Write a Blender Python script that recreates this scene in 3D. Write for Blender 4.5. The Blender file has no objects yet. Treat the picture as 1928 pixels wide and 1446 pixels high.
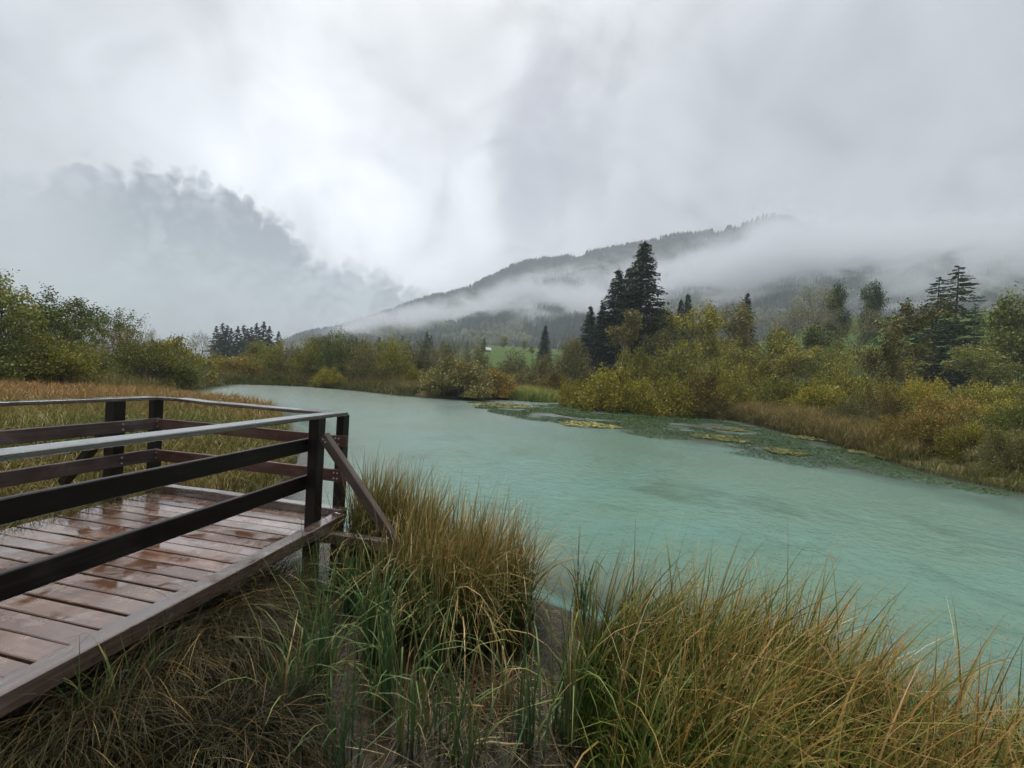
import bpy, bmesh, math, random
import numpy as np
from mathutils import Matrix, Vector

# ------------------------------------------------------------------ camera, world, sun, exposure
S = bpy.context.scene
COL = S.collection
F_PX, PW, PH = 800.0, 1928.0, 1446.0
PITCH, ROLL = math.radians(-1.05), math.radians(3.3)
EYE = Vector((0.0, 0.0, 2.0))
FWD = Vector((0, math.cos(PITCH), math.sin(PITCH)))
_up = Vector((0, -math.sin(PITCH), math.cos(PITCH)))
_rt = Vector((1, 0, 0))
RIGHT = _rt * math.cos(ROLL) + _up * math.sin(ROLL)
UP = _up * math.cos(ROLL) - _rt * math.sin(ROLL)
cam_d = bpy.data.cameras.new('camera')
cam = bpy.data.objects.new('camera', cam_d)
COL.objects.link(cam)
cam_d.sensor_width = 36.0
cam_d.lens = 36.0 * F_PX / PW
cam_d.clip_start = 0.05
cam_d.clip_end = 9000
m = Matrix((RIGHT, UP, -FWD)).transposed().to_4x4()
m.translation = EYE
cam.matrix_world = m
S.camera = cam

S.view_settings.view_transform = 'Standard'
S.view_settings.look = 'None'
S.view_settings.gamma = 1.0
S.view_settings.exposure = 1.8
S.view_settings.use_curve_mapping = False
S.render.engine = 'CYCLES'
S.cycles.use_denoising = True
S.cycles.use_adaptive_sampling = True
S.cycles.adaptive_threshold = 0.025
S.cycles.max_bounces = 8
S.cycles.diffuse_bounces = 3
S.cycles.glossy_bounces = 3
S.cycles.transmission_bounces = 4
S.cycles.volume_bounces = 2
S.cycles.transparent_max_bounces = 12
S.cycles.volume_max_steps = 64
S.cycles.sample_clamp_indirect = 4.0

SUN_AZ, SUN_EL = math.radians(-22), math.radians(62)


class NT:
    """small helper to write node graphs"""
    def __init__(self, tree):
        self.t = tree

    def new(self, typ, **kw):
        n = self.t.nodes.new(typ)
        for k, v in kw.items():
            setattr(n, k, v)
        return n

    def put(self, sock, v):
        if hasattr(v, 'is_linked') or hasattr(v, 'links'):
            self.t.links.new(v, sock)
        else:
            if hasattr(sock, 'default_value'):
                try:
                    sock.default_value = v
                except Exception:
                    sock.default_value = (*v, 1.0)

    def math(self, op, a, b=0.0, c=0.0, clamp=False):
        n = self.new('ShaderNodeMath', operation=op, use_clamp=clamp)
        self.put(n.inputs[0], a); self.put(n.inputs[1], b); self.put(n.inputs[2], c)
        return n.outputs[0]

    def smooth(self, x, a, b, lo=0.0, hi=1.0):
        n = self.new('ShaderNodeMapRange', interpolation_type='SMOOTHSTEP')
        self.put(n.inputs[0], x); self.put(n.inputs[1], a); self.put(n.inputs[2], b)
        self.put(n.inputs[3], lo); self.put(n.inputs[4], hi)
        return n.outputs[0]

    def lin(self, x, a, b, lo=0.0, hi=1.0):
        n = self.new('ShaderNodeMapRange')
        self.put(n.inputs[0], x); self.put(n.inputs[1], a); self.put(n.inputs[2], b)
        self.put(n.inputs[3], lo); self.put(n.inputs[4], hi)
        return n.outputs[0]

    def mix(self, f, a, b, blend='MIX'):
        n = self.new('ShaderNodeMix', data_type='RGBA', blend_type=blend)
        self.put(n.inputs[0], f)
        self.put(n.inputs[6], a if hasattr(a, 'links') else (*a, 1.0))
        self.put(n.inputs[7], b if hasattr(b, 'links') else (*b, 1.0))
        return n.outputs[2]

    def noise(self, vec, scale, detail=4.0, rough=0.55, dist=0.0, color=False):
        n = self.new('ShaderNodeTexNoise')
        if vec is not None:
            self.put(n.inputs['Vector'], vec)
        self.put(n.inputs['Scale'], scale); self.put(n.inputs['Detail'], detail)
        self.put(n.inputs['Roughness'], rough); self.put(n.inputs['Distortion'], dist)
        return n.outputs['Color'] if color else n.outputs['Fac']

    def curve(self, x, pts, x0, x1, y0, y1):
        """piecewise curve through pts, given in real units"""
        u = self.lin(x, x0, x1)
        n = self.new('ShaderNodeFloatCurve')
        self.put(n.inputs['Value'], u)
        c = n.mapping.curves[0]
        q = [((a - x0) / (x1 - x0), (b - y0) / (y1 - y0)) for a, b in pts]
        while len(c.points) < len(q):
            c.points.new(0.5, 0.5)
        for p, (a, b) in zip(c.points, q):
            p.location = (a, b)
            p.handle_type = 'AUTO'
        n.mapping.update()
        return self.math('MULTIPLY_ADD', n.outputs[0], y1 - y0, y0)

    def ramp(self, x, stops, interp='LINEAR'):
        n = self.new('ShaderNodeValToRGB')
        self.put(n.inputs[0], x)
        r = n.color_ramp
        r.interpolation = interp
        while len(r.elements) < len(stops):
            r.elements.new(0.5)
        for e, (p, c) in zip(r.elements, stops):
            e.position = p
            e.color = (*c, 1.0)
        return n.outputs[0]


def px_dir(px, py):
    d = FWD + RIGHT * ((px - PW / 2) / F_PX) + UP * ((PH / 2 - py) / F_PX)
    return d


def px_azel(px, py):
    d = px_dir(px, py)
    return math.degrees(math.atan2(d.x, d.y)), math.degrees(math.atan2(d.z, math.hypot(d.x, d.y)))


def on_z(px, py, z=0.0):
    d = px_dir(px, py)
    t = (z - EYE.z) / d.z
    return EYE + d * t


def at(px, py, Y):
    d = px_dir(px, py)
    return EYE + d * (Y / d.y)


def build_world():
    w = bpy.data.worlds.new('World')
    S.world = w
    w.use_nodes = True
    t = w.node_tree
    t.nodes.clear()
    N = NT(t)
    out = N.new('ShaderNodeOutputWorld')
    sky = N.new('ShaderNodeTexSky', sky_type='NISHITA')
    sky.sun_disc = False
    sky.sun_elevation = SUN_EL
    sky.sun_rotation = SUN_AZ
    sky.air_density = 1.0
    sky.dust_density = 3.0
    b1 = N.new('ShaderNodeBackground')
    t.links.new(sky.outputs[0], b1.inputs[0])
    b1.inputs[1].default_value = 0.08
    tc = N.new('ShaderNodeTexCoord')
    D = tc.outputs['Generated']
    sp = N.new('ShaderNodeSeparateXYZ')
    t.links.new(D, sp.inputs[0])
    az = N.math('MULTIPLY', N.math('ARCTAN2', sp.outputs[0], sp.outputs[1]), 57.29578)
    el = N.math('MULTIPLY', N.math('ARCSINE', sp.outputs[2]), 57.29578)
    # broad brightness: overcast dome, brighter round the hidden sun
    sd = (math.sin(math.radians(-21)) * math.cos(math.radians(17)), math.cos(math.radians(-21)) * math.cos(math.radians(17)), math.sin(math.radians(17)))
    dp = N.new('ShaderNodeVectorMath', operation='DOT_PRODUCT')
    t.links.new(D, dp.inputs[0])
    dp.inputs[1].default_value = sd
    c = dp.outputs['Value']
    ang = N.math('MULTIPLY', N.math('ARCCOSINE', N.math('MINIMUM', c, 0.99999)), 57.29578)
    warp = N.noise(D, 2.2, 5, 0.55)
    warp2 = N.noise(D, 5.0, 6, 0.6, 0.6)
    ang2 = N.math('ADD', ang, N.math('MULTIPLY', N.math('SUBTRACT', warp, 0.5), 26.0))
    g1 = N.math('EXPONENT', N.math('MULTIPLY', N.math('POWER', N.math('DIVIDE', N.math('MAXIMUM', ang2, 0.0), 17.0), 2.0), -1.0))
    g2 = N.math('EXPONENT', N.math('MULTIPLY', N.math('POWER', N.math('DIVIDE', N.math('MAXIMUM', ang2, 0.0), 44.0), 2.0), -1.0))
    lum = N.math('MULTIPLY_ADD', g1, SKY['glow'], SKY['base'])
    lum = N.math('MULTIPLY_ADD', g2, SKY['wide'], lum)
    lum = N.math('ADD', lum, N.smooth(el, 30, 90, 0.0, SKY['zenith']))
    # soft streaks and lumps of the cloud deck
    lumps = N.math('MULTIPLY_ADD', N.math('SUBTRACT', warp2, 0.5), 0.75, 1.0)
    lum = N.math('MULTIPLY', lum, lumps)
    lump3 = N.smooth(N.noise(D, 3.1, 5, 0.55, 0.9), 0.46, 0.70, 1.0, 0.76)
    lum = N.math('MULTIPLY', lum, lump3)
    # darker smudge of cloud right of the glow
    col = N.mix(N.smooth(el, 5, 40), (0.95, 0.96, 1.0), (0.94, 0.965, 1.0))
    vm = N.new('ShaderNodeVectorMath', operation='SCALE')
    t.links.new(col, vm.inputs[0])
    t.links.new(lum, vm.inputs['Scale'])
    base_col = vm.outputs[0]
    sm = N.math('ADD', N.math('POWER', N.math('DIVIDE', N.math('SUBTRACT', az, 2.0), 6.0), 2.0),
                N.math('POWER', N.math('DIVIDE', N.math('SUBTRACT', el, 27.0), 11.0), 2.0))
    sm = N.math('ADD', sm, N.math('MULTIPLY', N.math('SUBTRACT', warp2, 0.5), 3.2))
    smf = N.smooth(sm, -0.2, 1.5, 0.85, 0.0)
    base_col = N.mix(smf, base_col, SKY['smudge'])
    # bank of low cumulus on the left, with a puffy upper edge
    def puffs(wa, we, r):
        cv = N.new('ShaderNodeCombineXYZ')
        wob = N.noise(D, 14.0, 4, 0.6, color=True)
        ws = N.new('ShaderNodeSeparateXYZ'); t.links.new(wob, ws.inputs[0])
        N.put(cv.inputs[0], N.math('ADD', N.math('DIVIDE', az, wa), N.math('MULTIPLY', ws.outputs[0], 0.7))); N.put(cv.inputs[1], N.math('ADD', N.math('DIVIDE', el, we), N.math('MULTIPLY', ws.outputs[1], 0.7)))
        vo = N.new('ShaderNodeTexVoronoi', voronoi_dimensions='2D')
        t.links.new(cv.outputs[0], vo.inputs['Vector'])
        q = N.math('DIVIDE', vo.outputs['Distance'], r)
        return N.math('MAXIMUM', N.math('SUBTRACT', 1.0, N.math('MULTIPLY', q, q)), 0.0)
    edge = N.math('MULTIPLY', puffs(6.2, 7.5, 0.85), 2.4)
    edge = N.math('ADD', edge, N.math('MULTIPLY', N.math('SUBTRACT', N.noise(D, 6.0, 2, 0.5), 0.5), 4.0))
    edge = N.math('ADD', edge, N.math('MULTIPLY', N.math('SUBTRACT', N.noise(D, 15.0, 4, 0.5), 0.5), 3.0))
    edge = N.math('SUBTRACT', edge, 1.8)
    hb = N.curve(az, [(-180, 12), (-110, 14), (-70, 14), (-52, 14.2), (-46, 17.5), (-42, 18.3), (-38.0, 19.0), (-34.5, 19.0), (-31, 17.6), (-28.5, 16.4), (-26.5, 14.6), (-22, 12.8), (-16, 11.6), (-8, 10.0), (2, 8.0), (14, 6.0), (60, 5), (180, 12)], -180, 180, 0, 30)
    dh = N.math('SUBTRACT', N.math('ADD', hb, edge), el)
    bank = N.smooth(dh, -0.6, N.lin(az, -40, 0, 1.5, 4.5))
    soft = N.smooth(az, -52, -40, 0.35, 1.0)
    deep = N.smooth(dh, 0.0, 11.0)
    bl = N.math('ADD', N.math('MULTIPLY', N.noise(D, 4.5, 5, 0.6, 0.7), 0.8), N.math('MULTIPLY', puffs(6.0, 5.0, 0.8), 0.12))
    bcol = N.mix(N.smooth(bl, 0.40, 0.62), SKY['bank_dark'], SKY['bank_light'])
    bcol = N.mix(N.math('MULTIPLY', deep, 0.4), bcol, SKY['bank_low'])
    final = N.mix(N.math('MULTIPLY', bank, soft), base_col, bcol)
    # the ground half of the dome: dim earth tone
    final = N.mix(N.smooth(el, -3, 0), (0.10, 0.11, 0.10), final)
    b2 = N.new('ShaderNodeBackground')
    t.links.new(final, b2.inputs[0])
    b2.inputs[1].default_value = SKY['gain']
    ms = N.new('ShaderNodeMixShader')
    ms.inputs[0].default_value = 0.93
    t.links.new(b1.outputs[0], ms.inputs[1])
    t.links.new(b2.outputs[0], ms.inputs[2])
    t.links.new(ms.outputs[0], out.inputs[0])
    w.cycles.sampling_method = 'MANUAL'
    w.cycles.sample_map_resolution = 1024


SKY = dict(glow=0.22, base=0.158, wide=0.07, zenith=0.95, gain=1.0,
           smudge=(0.142, 0.140, 0.165), bank_dark=(0.062, 0.065, 0.080), bank_light=(0.175, 0.182, 0.203), bank_low=(0.108, 0.114, 0.128))
build_world()

sun_d = bpy.data.lights.new('sun', 'SUN')
sun_d.energy = 1.5
sun_d.angle = math.radians(38)
sun_d.color = (1.0, 0.97, 0.92)
sun = bpy.data.objects.new('sun', sun_d)
COL.objects.link(sun)
_sdir = Vector((math.sin(SUN_AZ) * math.cos(SUN_EL), math.cos(SUN_AZ) * math.cos(SUN_EL), math.sin(SUN_EL)))
sun.rotation_euler = _sdir.to_track_quat('Z', 'Y').to_euler()
sun.location = (0, 0, 50)

HAZE_DENSITY = 0.00054
HAZE_COLOR = (0.57, 0.625, 0.68)


# ------------------------------------------------------------------ general helpers
def tag(o, label=None, cat=None, group=None, kind=None):
    if label: o['label'] = label
    if cat: o['category'] = cat
    if group: o['group'] = group
    if kind: o['kind'] = kind
    return o


def np_mesh(name, V, Q, attrs=None, mat=None, smooth=False):
    """mesh from numpy verts (n,3) and faces (m,k); attrs: name -> per-vertex floats"""
    V = np.asarray(V, np.float32); Q = np.asarray(Q, np.int32)
    me = bpy.data.meshes.new(name)
    k = Q.shape[1]
    me.vertices.add(len(V)); me.vertices.foreach_set('co', V.ravel())
    me.loops.add(Q.size); me.loops.foreach_set('vertex_index', Q.ravel())
    me.polygons.add(len(Q))
    me.polygons.foreach_set('loop_start', np.arange(0, Q.size, k, dtype=np.int32))
    me.polygons.foreach_set('loop_total', np.full(len(Q), k, np.int32))
    if smooth:
        me.polygons.foreach_set('use_smooth', np.ones(len(Q), bool))
    for a, v in (attrs or {}).items():
        at_ = me.attributes.new(a, 'FLOAT', 'POINT')
        at_.data.foreach_set('value', np.asarray(v, np.float32).ravel())
    me.update(calc_edges=True)
    if mat:
        me.materials.append(mat)
    return me


def obj(name, me, parent=None, loc=(0, 0, 0), rz=0.0, sc=None):
    o = bpy.data.objects.new(name, me)
    COL.objects.link(o)
    o.location = loc
    o.rotation_euler = (0, 0, rz)
    if sc is not None:
        o.scale = sc if hasattr(sc, '__len__') else (sc, sc, sc)
    if parent:
        o.parent = parent
    return o


def empty(name, loc=(0, 0, 0), rz=0.0, sc=None):
    o = bpy.data.objects.new(name, None)
    COL.objects.link(o)
    o.empty_display_size = 0.2
    o.location = loc
    o.rotation_euler = (0, 0, rz)
    if sc is not None:
        o.scale = sc if hasattr(sc, '__len__') else (sc, sc, sc)
    return o


def outward(me):
    bm = bmesh.new(); bm.from_mesh(me)
    bmesh.ops.recalc_face_normals(bm, faces=bm.faces)
    bm.to_mesh(me); bm.free()


def join_parts(parts):
    """[(V, Q)] with equal face size -> one"""
    Vs, Qs, n = [], [], 0
    for V, Q in parts:
        Vs.append(V); Qs.append(np.asarray(Q) + n); n += len(V)
    return np.concatenate(Vs), np.concatenate(Qs)


def tube(pts, radii, sides=5):
    pts = np.asarray(pts, float); n = len(pts)
    d = np.gradient(pts, axis=0)
    d /= np.linalg.norm(d, axis=1)[:, None] + 1e-9
    ref = np.where(np.abs(d[:, 2:3]) > 0.9, np.array([[1.0, 0, 0]]), np.array([[0, 0, 1.0]]))
    u = np.cross(d, ref); u /= np.linalg.norm(u, axis=1)[:, None] + 1e-9
    v = np.cross(d, u)
    a = np.linspace(0, 2 * np.pi, sides, endpoint=False)
    r = np.asarray(radii, float)[:, None, None]
    V = pts[:, None, :] + r * (np.cos(a)[None, :, None] * u[:, None, :] + np.sin(a)[None, :, None] * v[:, None, :])
    i = np.arange(n - 1)[:, None] * sides
    j = np.arange(sides)[None, :]
    j2 = (j + 1) % sides
    Q = np.stack([i + j, i + j2, i + sides + j2, i + sides + j], -1).reshape(-1, 4)
    return V.reshape(-1, 3), Q


def leaf_quads(rng, P, size, aspect=0.55, up=0.0, axis=None):
    """one rhombic leaf per point; axis: optional preferred long direction"""
    n = len(P)
    a = rng.normal(size=(n, 3))
    if axis is not None:
        a = a * 0.55 + axis
    a[:, 2] += up
    a /= np.linalg.norm(a, axis=1)[:, None]
    b = np.cross(a, rng.normal(size=(n, 3)))
    b /= np.linalg.norm(b, axis=1)[:, None] + 1e-9
    s = (np.asarray(size) * rng.uniform(0.6, 1.3, n))[:, None]
    V = np.stack([P - a * s * .5, P + b * s * .5 * aspect, P + a * s * .5, P - b * s * .5 * aspect], 1)
    Q = np.arange(n * 4).reshape(n, 4)
    return V.reshape(-1, 3), Q


def vnoise(x, y, seed=0):
    """smooth value noise on a lattice, vectorised, 0..1"""
    x = np.asarray(x, float); y = np.asarray(y, float)
    xi = np.floor(x).astype(np.int64); yi = np.floor(y).astype(np.int64)
    fx = x - xi; fy = y - yi
    fx = fx * fx * (3 - 2 * fx); fy = fy * fy * (3 - 2 * fy)

    def h(a, b):
        n = (a * 374761393 + b * 668265263 + seed * 974711) & 0xffffffff
        n = ((n ^ (n >> 13)) * 1274126177) & 0xffffffff
        return ((n ^ (n >> 16)) & 0xffff) / 65535.0
    return (h(xi, yi) * (1 - fx) + h(xi + 1, yi) * fx) * (1 - fy) + (h(xi, yi + 1) * (1 - fx) + h(xi + 1, yi + 1) * fx) * fy


def fbm(x, y, seed=0, oct=4):
    s, a, t = 0, 1.0, 0
    for k in range(oct):
        s = s + a * vnoise(x * 2 ** k, y * 2 ** k, seed + k); t += a; a *= .5
    return s / t


def in_poly(x, y, poly):
    x = np.asarray(x); y = np.asarray(y)
    r = np.zeros(x.shape, bool)
    n = len(poly)
    for i in range(n):
        x1, y1 = poly[i]; x2, y2 = poly[(i + 1) % n]
        c = ((y1 > y) != (y2 > y)) & (x < (x2 - x1) * (y - y1) / (y2 - y1 + 1e-12) + x1)
        r ^= c
    return r


def poly_dist(x, y, poly, closed=True):
    x = np.asarray(x, float); y = np.asarray(y, float)
    d = np.full(x.shape, 1e9)
    n = len(poly)
    for i in range(n if closed else n - 1):
        x1, y1 = poly[i]; x2, y2 = poly[(i + 1) % n]
        dx, dy = x2 - x1, y2 - y1
        t = np.clip(((x - x1) * dx + (y - y1) * dy) / (dx * dx + dy * dy + 1e-12), 0, 1)
        d = np.minimum(d, np.hypot(x - x1 - t * dx, y - y1 - t * dy))
    return d


# ------------------------------------------------------------------ materials
def new_mat(name):
    mt = bpy.data.materials.new(name)
    mt.use_nodes = True
    t = mt.node_tree
    t.nodes.clear()
    N = NT(t)
    out = N.new('ShaderNodeOutputMaterial')
    return mt, t, N, out


def leaf_material(name, stops, rough=0.6, trans=0.15, obj_var=0.40, spec=0.12):
    """stops: colour ramp over the per-leaf tone"""
    mt, t, N, out = new_mat(name)
    a = N.new('ShaderNodeAttribute', attribute_name='tone')
    oi = N.new('ShaderNodeObjectInfo')
    tone = N.math('ADD', a.outputs['Fac'], N.math('MULTIPLY', N.math('SUBTRACT', oi.outputs['Random'], 0.5), obj_var), clamp=True)
    col = N.ramp(tone, stops)
    p = N.new('ShaderNodeBsdfPrincipled')
    t.links.new(col, p.inputs['Base Color'])
    p.inputs['Roughness'].default_value = rough
    p.inputs['Specular IOR Level'].default_value = spec
    tr = N.new('ShaderNodeBsdfTranslucent')
    t.links.new(col, tr.inputs[0])
    ms = N.new('ShaderNodeMixShader')
    ms.inputs[0].default_value = trans
    t.links.new(p.outputs[0], ms.inputs[1])
    t.links.new(tr.outputs[0], ms.inputs[2])
    t.links.new(ms.outputs[0], out.inputs[0])
    return mt


def blade_material(name, base_stops, tip_stops, lo=0.25, hi=0.95, rough=0.5, trans=0.15, spec=0.14):
    """grass blade: colour by blade tone, green at the foot, in places darkened for shade, to dry at the tip"""
    mt, t, N, out = new_mat(name)
    a = N.new('ShaderNodeAttribute', attribute_name='tone')
    h = N.new('ShaderNodeAttribute', attribute_name='along')
    c0 = N.ramp(a.outputs['Fac'], base_stops)
    c1 = N.ramp(a.outputs['Fac'], tip_stops)
    col = N.mix(N.smooth(h.outputs['Fac'], lo, hi), c0, c1)
    p = N.new('ShaderNodeBsdfPrincipled')
    t.links.new(col, p.inputs['Base Color'])
    p.inputs['Roughness'].default_value = rough
    p.inputs['Specular IOR Level'].default_value = spec
    tr = N.new('ShaderNodeBsdfTranslucent')
    t.links.new(col, tr.inputs[0])
    ms = N.new('ShaderNodeMixShader')
    ms.inputs[0].default_value = trans
    t.links.new(p.outputs[0], ms.inputs[1])
    t.links.new(tr.outputs[0], ms.inputs[2])
    t.links.new(ms.outputs[0], out.inputs[0])
    return mt


def bark_material(name, c0, c1, scale=6.0, rough=0.7):
    mt, t, N, out = new_mat(name)
    tc = N.new('ShaderNodeTexCoord')
    mp = N.new('ShaderNodeMapping')
    mp.inputs['Scale'].default_value = (1, 1, 0.25)
    t.links.new(tc.outputs['Object'], mp.inputs[0])
    n = N.noise(mp.outputs[0], scale, 5, 0.6)
    col = N.mix(N.smooth(n, 0.35, 0.68), c0, c1)
    p = N.new('ShaderNodeBsdfPrincipled')
    t.links.new(col, p.inputs['Base Color'])
    p.inputs['Roughness'].default_value = rough
    b = N.new('ShaderNodeBump')
    b.inputs['Strength'].default_value = 0.4
    b.inputs['Distance'].default_value = 0.03
    t.links.new(n, b.inputs['Height'])
    t.links.new(b.outputs[0], p.inputs['Normal'])
    t.links.new(p.outputs[0], out.inputs[0])
    return mt


def wood_material(name, dark, mid, pale, wet=0.5, axis=0, puddle=False, film0=0.0):
    """wet weathered timber, grain along the local axis"""
    mt, t, N, out = new_mat(name)
    tc = N.new('ShaderNodeTexCoord')
    oi = N.new('ShaderNodeObjectInfo')
    off = N.new('ShaderNodeVectorMath', operation='SCALE')
    off.inputs[0].default_value = (37.0, 17.0, 29.0)
    t.links.new(oi.outputs['Random'], off.inputs['Scale'])
    add = N.new('ShaderNodeVectorMath', operation='ADD')
    t.links.new(tc.outputs['Object'], add.inputs[0]); t.links.new(off.outputs[0], add.inputs[1])
    V = add.outputs[0]
    mp = N.new('ShaderNodeMapping')
    sc = [26.0, 26.0, 26.0]; sc[axis] = 1.3
    mp.inputs['Scale'].default_value = sc
    t.links.new(V, mp.inputs[0])
    g = N.noise(mp.outputs[0], 1.6, 6, 0.65, 0.4)
    g2 = N.noise(mp.outputs[0], 5.0, 3, 0.6)
    big = N.noise(V, 3.2, 5, 0.6, 0.7)
    tone = N.math('ADD', N.math('MULTIPLY', g, 0.55), N.math('MULTIPLY', big, 0.6))
    tone = N.math('ADD', tone, N.math('MULTIPLY', N.math('SUBTRACT', oi.outputs['Random'], 0.5), 0.18))
    col = N.ramp(N.lin(tone, 0.3, 0.85), [(0.0, dark), (0.5, mid), (1.0, pale)])
    p = N.new('ShaderNodeBsdfPrincipled')
    t.links.new(col, p.inputs['Base Color'])
    h = N.math('ADD', N.math('MULTIPLY', g, 0.7), N.math('MULTIPLY', g2, 0.3))
    b = N.new('ShaderNodeBump')
    b.inputs['Distance'].default_value = 0.004
    if puddle:
        film = N.smooth(N.noise(tc.outputs['Object'], 2.6, 4, 0.55, 0.5), 0.40, 0.62)
        geo = N.new('ShaderNodeNewGeometry')
        wfilm = N.smooth(N.noise(geo.outputs['Position'], 3.4, 5, 0.6, 0.6), 0.42, 0.60)
        film = N.math('MAXIMUM', N.math('MAXIMUM', N.math('MULTIPLY', film, 0.5), wfilm), film0)
        t.links.new(N.lin(film, 0, 1, 0.34, 0.04), p.inputs['Roughness'])
        t.links.new(N.lin(film, 0, 1, 0.9, 0.06), b.inputs['Strength'])
        p.inputs['Specular IOR Level'].default_value = 0.6
        p.inputs['Coat Weight'].default_value = 1.0
        p.inputs['Coat IOR'].default_value = 1.7
        t.links.new(N.lin(film, 0, 1, 0.32, 0.05), p.inputs['Coat Roughness'])
    else:
        t.links.new(N.lin(big, 0.3, 0.7, 0.28, 0.5), p.inputs['Roughness'])
        b.inputs['Strength'].default_value = 0.7
        p.inputs['Specular IOR Level'].default_value = 0.22
    t.links.new(h, b.inputs['Height'])
    t.links.new(b.outputs[0], p.inputs['Normal'])
    t.links.new(p.outputs[0], out.inputs[0])
    return mt


M = {}
M['bush_olive'] = leaf_material('leaf_olive', [(0, (0.053, 0.061, 0.011)), (0.4, (0.172, 0.172, 0.026)), (0.75, (0.297, 0.271, 0.040)), (1, (0.449, 0.356, 0.059))])
M['bush_green'] = leaf_material('leaf_green', [(0, (0.038, 0.055, 0.013)), (0.45, (0.126, 0.146, 0.031)), (0.8, (0.216, 0.218, 0.043)), (1, (0.312, 0.282, 0.054))])
M['bush_yellow'] = leaf_material('leaf_yellow', [(0, (0.069, 0.068, 0.010)), (0.35, (0.216, 0.196, 0.025)), (0.7, (0.392, 0.327, 0.041)), (1, (0.607, 0.442, 0.063))])
M['bush_rust'] = leaf_material('leaf_rust', [(0, (0.062, 0.054, 0.013)), (0.4, (0.190, 0.148, 0.029)), (0.75, (0.336, 0.230, 0.043)), (1, (0.560, 0.280, 0.056))])
M['bush_drab'] = leaf_material('leaf_drab', [(0, (0.057, 0.057, 0.021)), (0.45, (0.161, 0.149, 0.048)), (0.8, (0.247, 0.213, 0.069)), (1, (0.322, 0.253, 0.081))])
M['needle'] = leaf_material('needle_dark', [(0, (0.013, 0.025, 0.017)), (0.5, (0.029, 0.051, 0.034)), (1, (0.055, 0.082, 0.051))], rough=0.6, trans=0.12)
M['needle_larch'] = leaf_material('needle_larch', [(0, (0.026, 0.049, 0.026)), (0.5, (0.062, 0.101, 0.047)), (1, (0.111, 0.150, 0.065))], rough=0.6, trans=0.2)
M['leaf_birch'] = leaf_material('leaf_birch', [(0, (0.096, 0.090, 0.030)), (0.5, (0.204, 0.180, 0.060)), (1, (0.312, 0.252, 0.084))])
M['forest'] = leaf_material('forest_needles', [(0, (0.016, 0.025, 0.020)), (0.6, (0.026, 0.037, 0.027)), (0.85, (0.042, 0.054, 0.032)), (1, (0.075, 0.080, 0.035))], rough=0.7, trans=0.0)
M['bark'] = bark_material('bark_brown', (0.035, 0.028, 0.022), (0.10, 0.085, 0.07))
M['bark_grey'] = bark_material('bark_grey', (0.09, 0.085, 0.075), (0.20, 0.19, 0.17))
M['bark_birch'] = bark_material('bark_birch', (0.20, 0.19, 0.17), (0.55, 0.53, 0.49), 3.0)
M['plank'] = wood_material('wet_planks', (0.026, 0.012, 0.007), (0.090, 0.044, 0.025), (0.27, 0.185, 0.145), axis=0, puddle=True)
M['rail'] = wood_material('wet_dark_timber', (0.004, 0.003, 0.003), (0.010, 0.007, 0.006), (0.034, 0.026, 0.023), axis=0)
M['beam'] = wood_material('wet_grey_timber', (0.032, 0.020, 0.014), (0.095, 0.064, 0.047), (0.25, 0.19, 0.155), axis=0, puddle=True)

M['sedge_right'] = blade_material('sedge_rusty', [(0, (0.016, 0.040, 0.006)), (0.5, (0.036, 0.060, 0.009)), (0.85, (0.048, 0.054, 0.010)), (1, (0.060, 0.030, 0.010))],
                                  [(0, (0.070, 0.105, 0.014)), (0.35, (0.145, 0.125, 0.024)), (0.62, (0.225, 0.128, 0.032)), (0.92, (0.30, 0.150, 0.050)), (1, (0.62, 0.46, 0.25))], 0.40, 0.95)  # green feet coloured darker to paint in shade between the blades
M['sedge_center'] = blade_material('sedge_tan', [(0, (0.016, 0.040, 0.007)), (0.45, (0.034, 0.056, 0.010)), (0.8, (0.045, 0.036, 0.010)), (1, (0.050, 0.022, 0.008))],
                                   [(0, (0.072, 0.108, 0.020)), (0.35, (0.150, 0.130, 0.032)), (0.7, (0.29, 0.175, 0.052)), (1, (0.66, 0.50, 0.27))], 0.40, 0.95)  # dark feet stand in for shade down in the stand
M['cattail'] = blade_material('cattail_leaf', [(0, (0.030, 0.065, 0.024)), (0.55, (0.060, 0.105, 0.034)), (0.85, (0.11, 0.11, 0.03)), (1, (0.16, 0.085, 0.035))],
                              [(0, (0.060, 0.105, 0.035)), (0.55, (0.13, 0.155, 0.045)), (0.85, (0.30, 0.22, 0.075)), (1, (0.42, 0.28, 0.13))], 0.4, 1.0)
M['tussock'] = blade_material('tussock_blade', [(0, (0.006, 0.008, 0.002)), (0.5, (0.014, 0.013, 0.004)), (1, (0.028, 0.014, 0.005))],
                              [(0, (0.022, 0.028, 0.006)), (0.35, (0.050, 0.040, 0.009)), (0.7, (0.11, 0.056, 0.015)), (0.9, (0.22, 0.12, 0.03)), (1, (0.62, 0.42, 0.14))], 0.45, 1.0)  # near black feet: shade below the deck put into the blade colour
M['meadow'] = blade_material('meadow_blade', [(0, (0.040, 0.056, 0.011)), (0.5, (0.072, 0.066, 0.016)), (1, (0.085, 0.052, 0.018))],
                             [(0, (0.125, 0.140, 0.030)), (0.35, (0.205, 0.165, 0.045)), (0.7, (0.27, 0.170, 0.055)), (1, (0.34, 0.165, 0.07))], 0.2, 0.9)
M['reed_bank'] = blade_material('reed_bank_blade', [(0, (0.028, 0.048, 0.009)), (0.5, (0.060, 0.062, 0.015)), (1, (0.075, 0.052, 0.016))],
                                [(0, (0.090, 0.115, 0.022)), (0.4, (0.160, 0.135, 0.036)), (0.75, (0.215, 0.140, 0.046)), (1, (0.29, 0.19, 0.085))], 0.2, 0.9)
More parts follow.
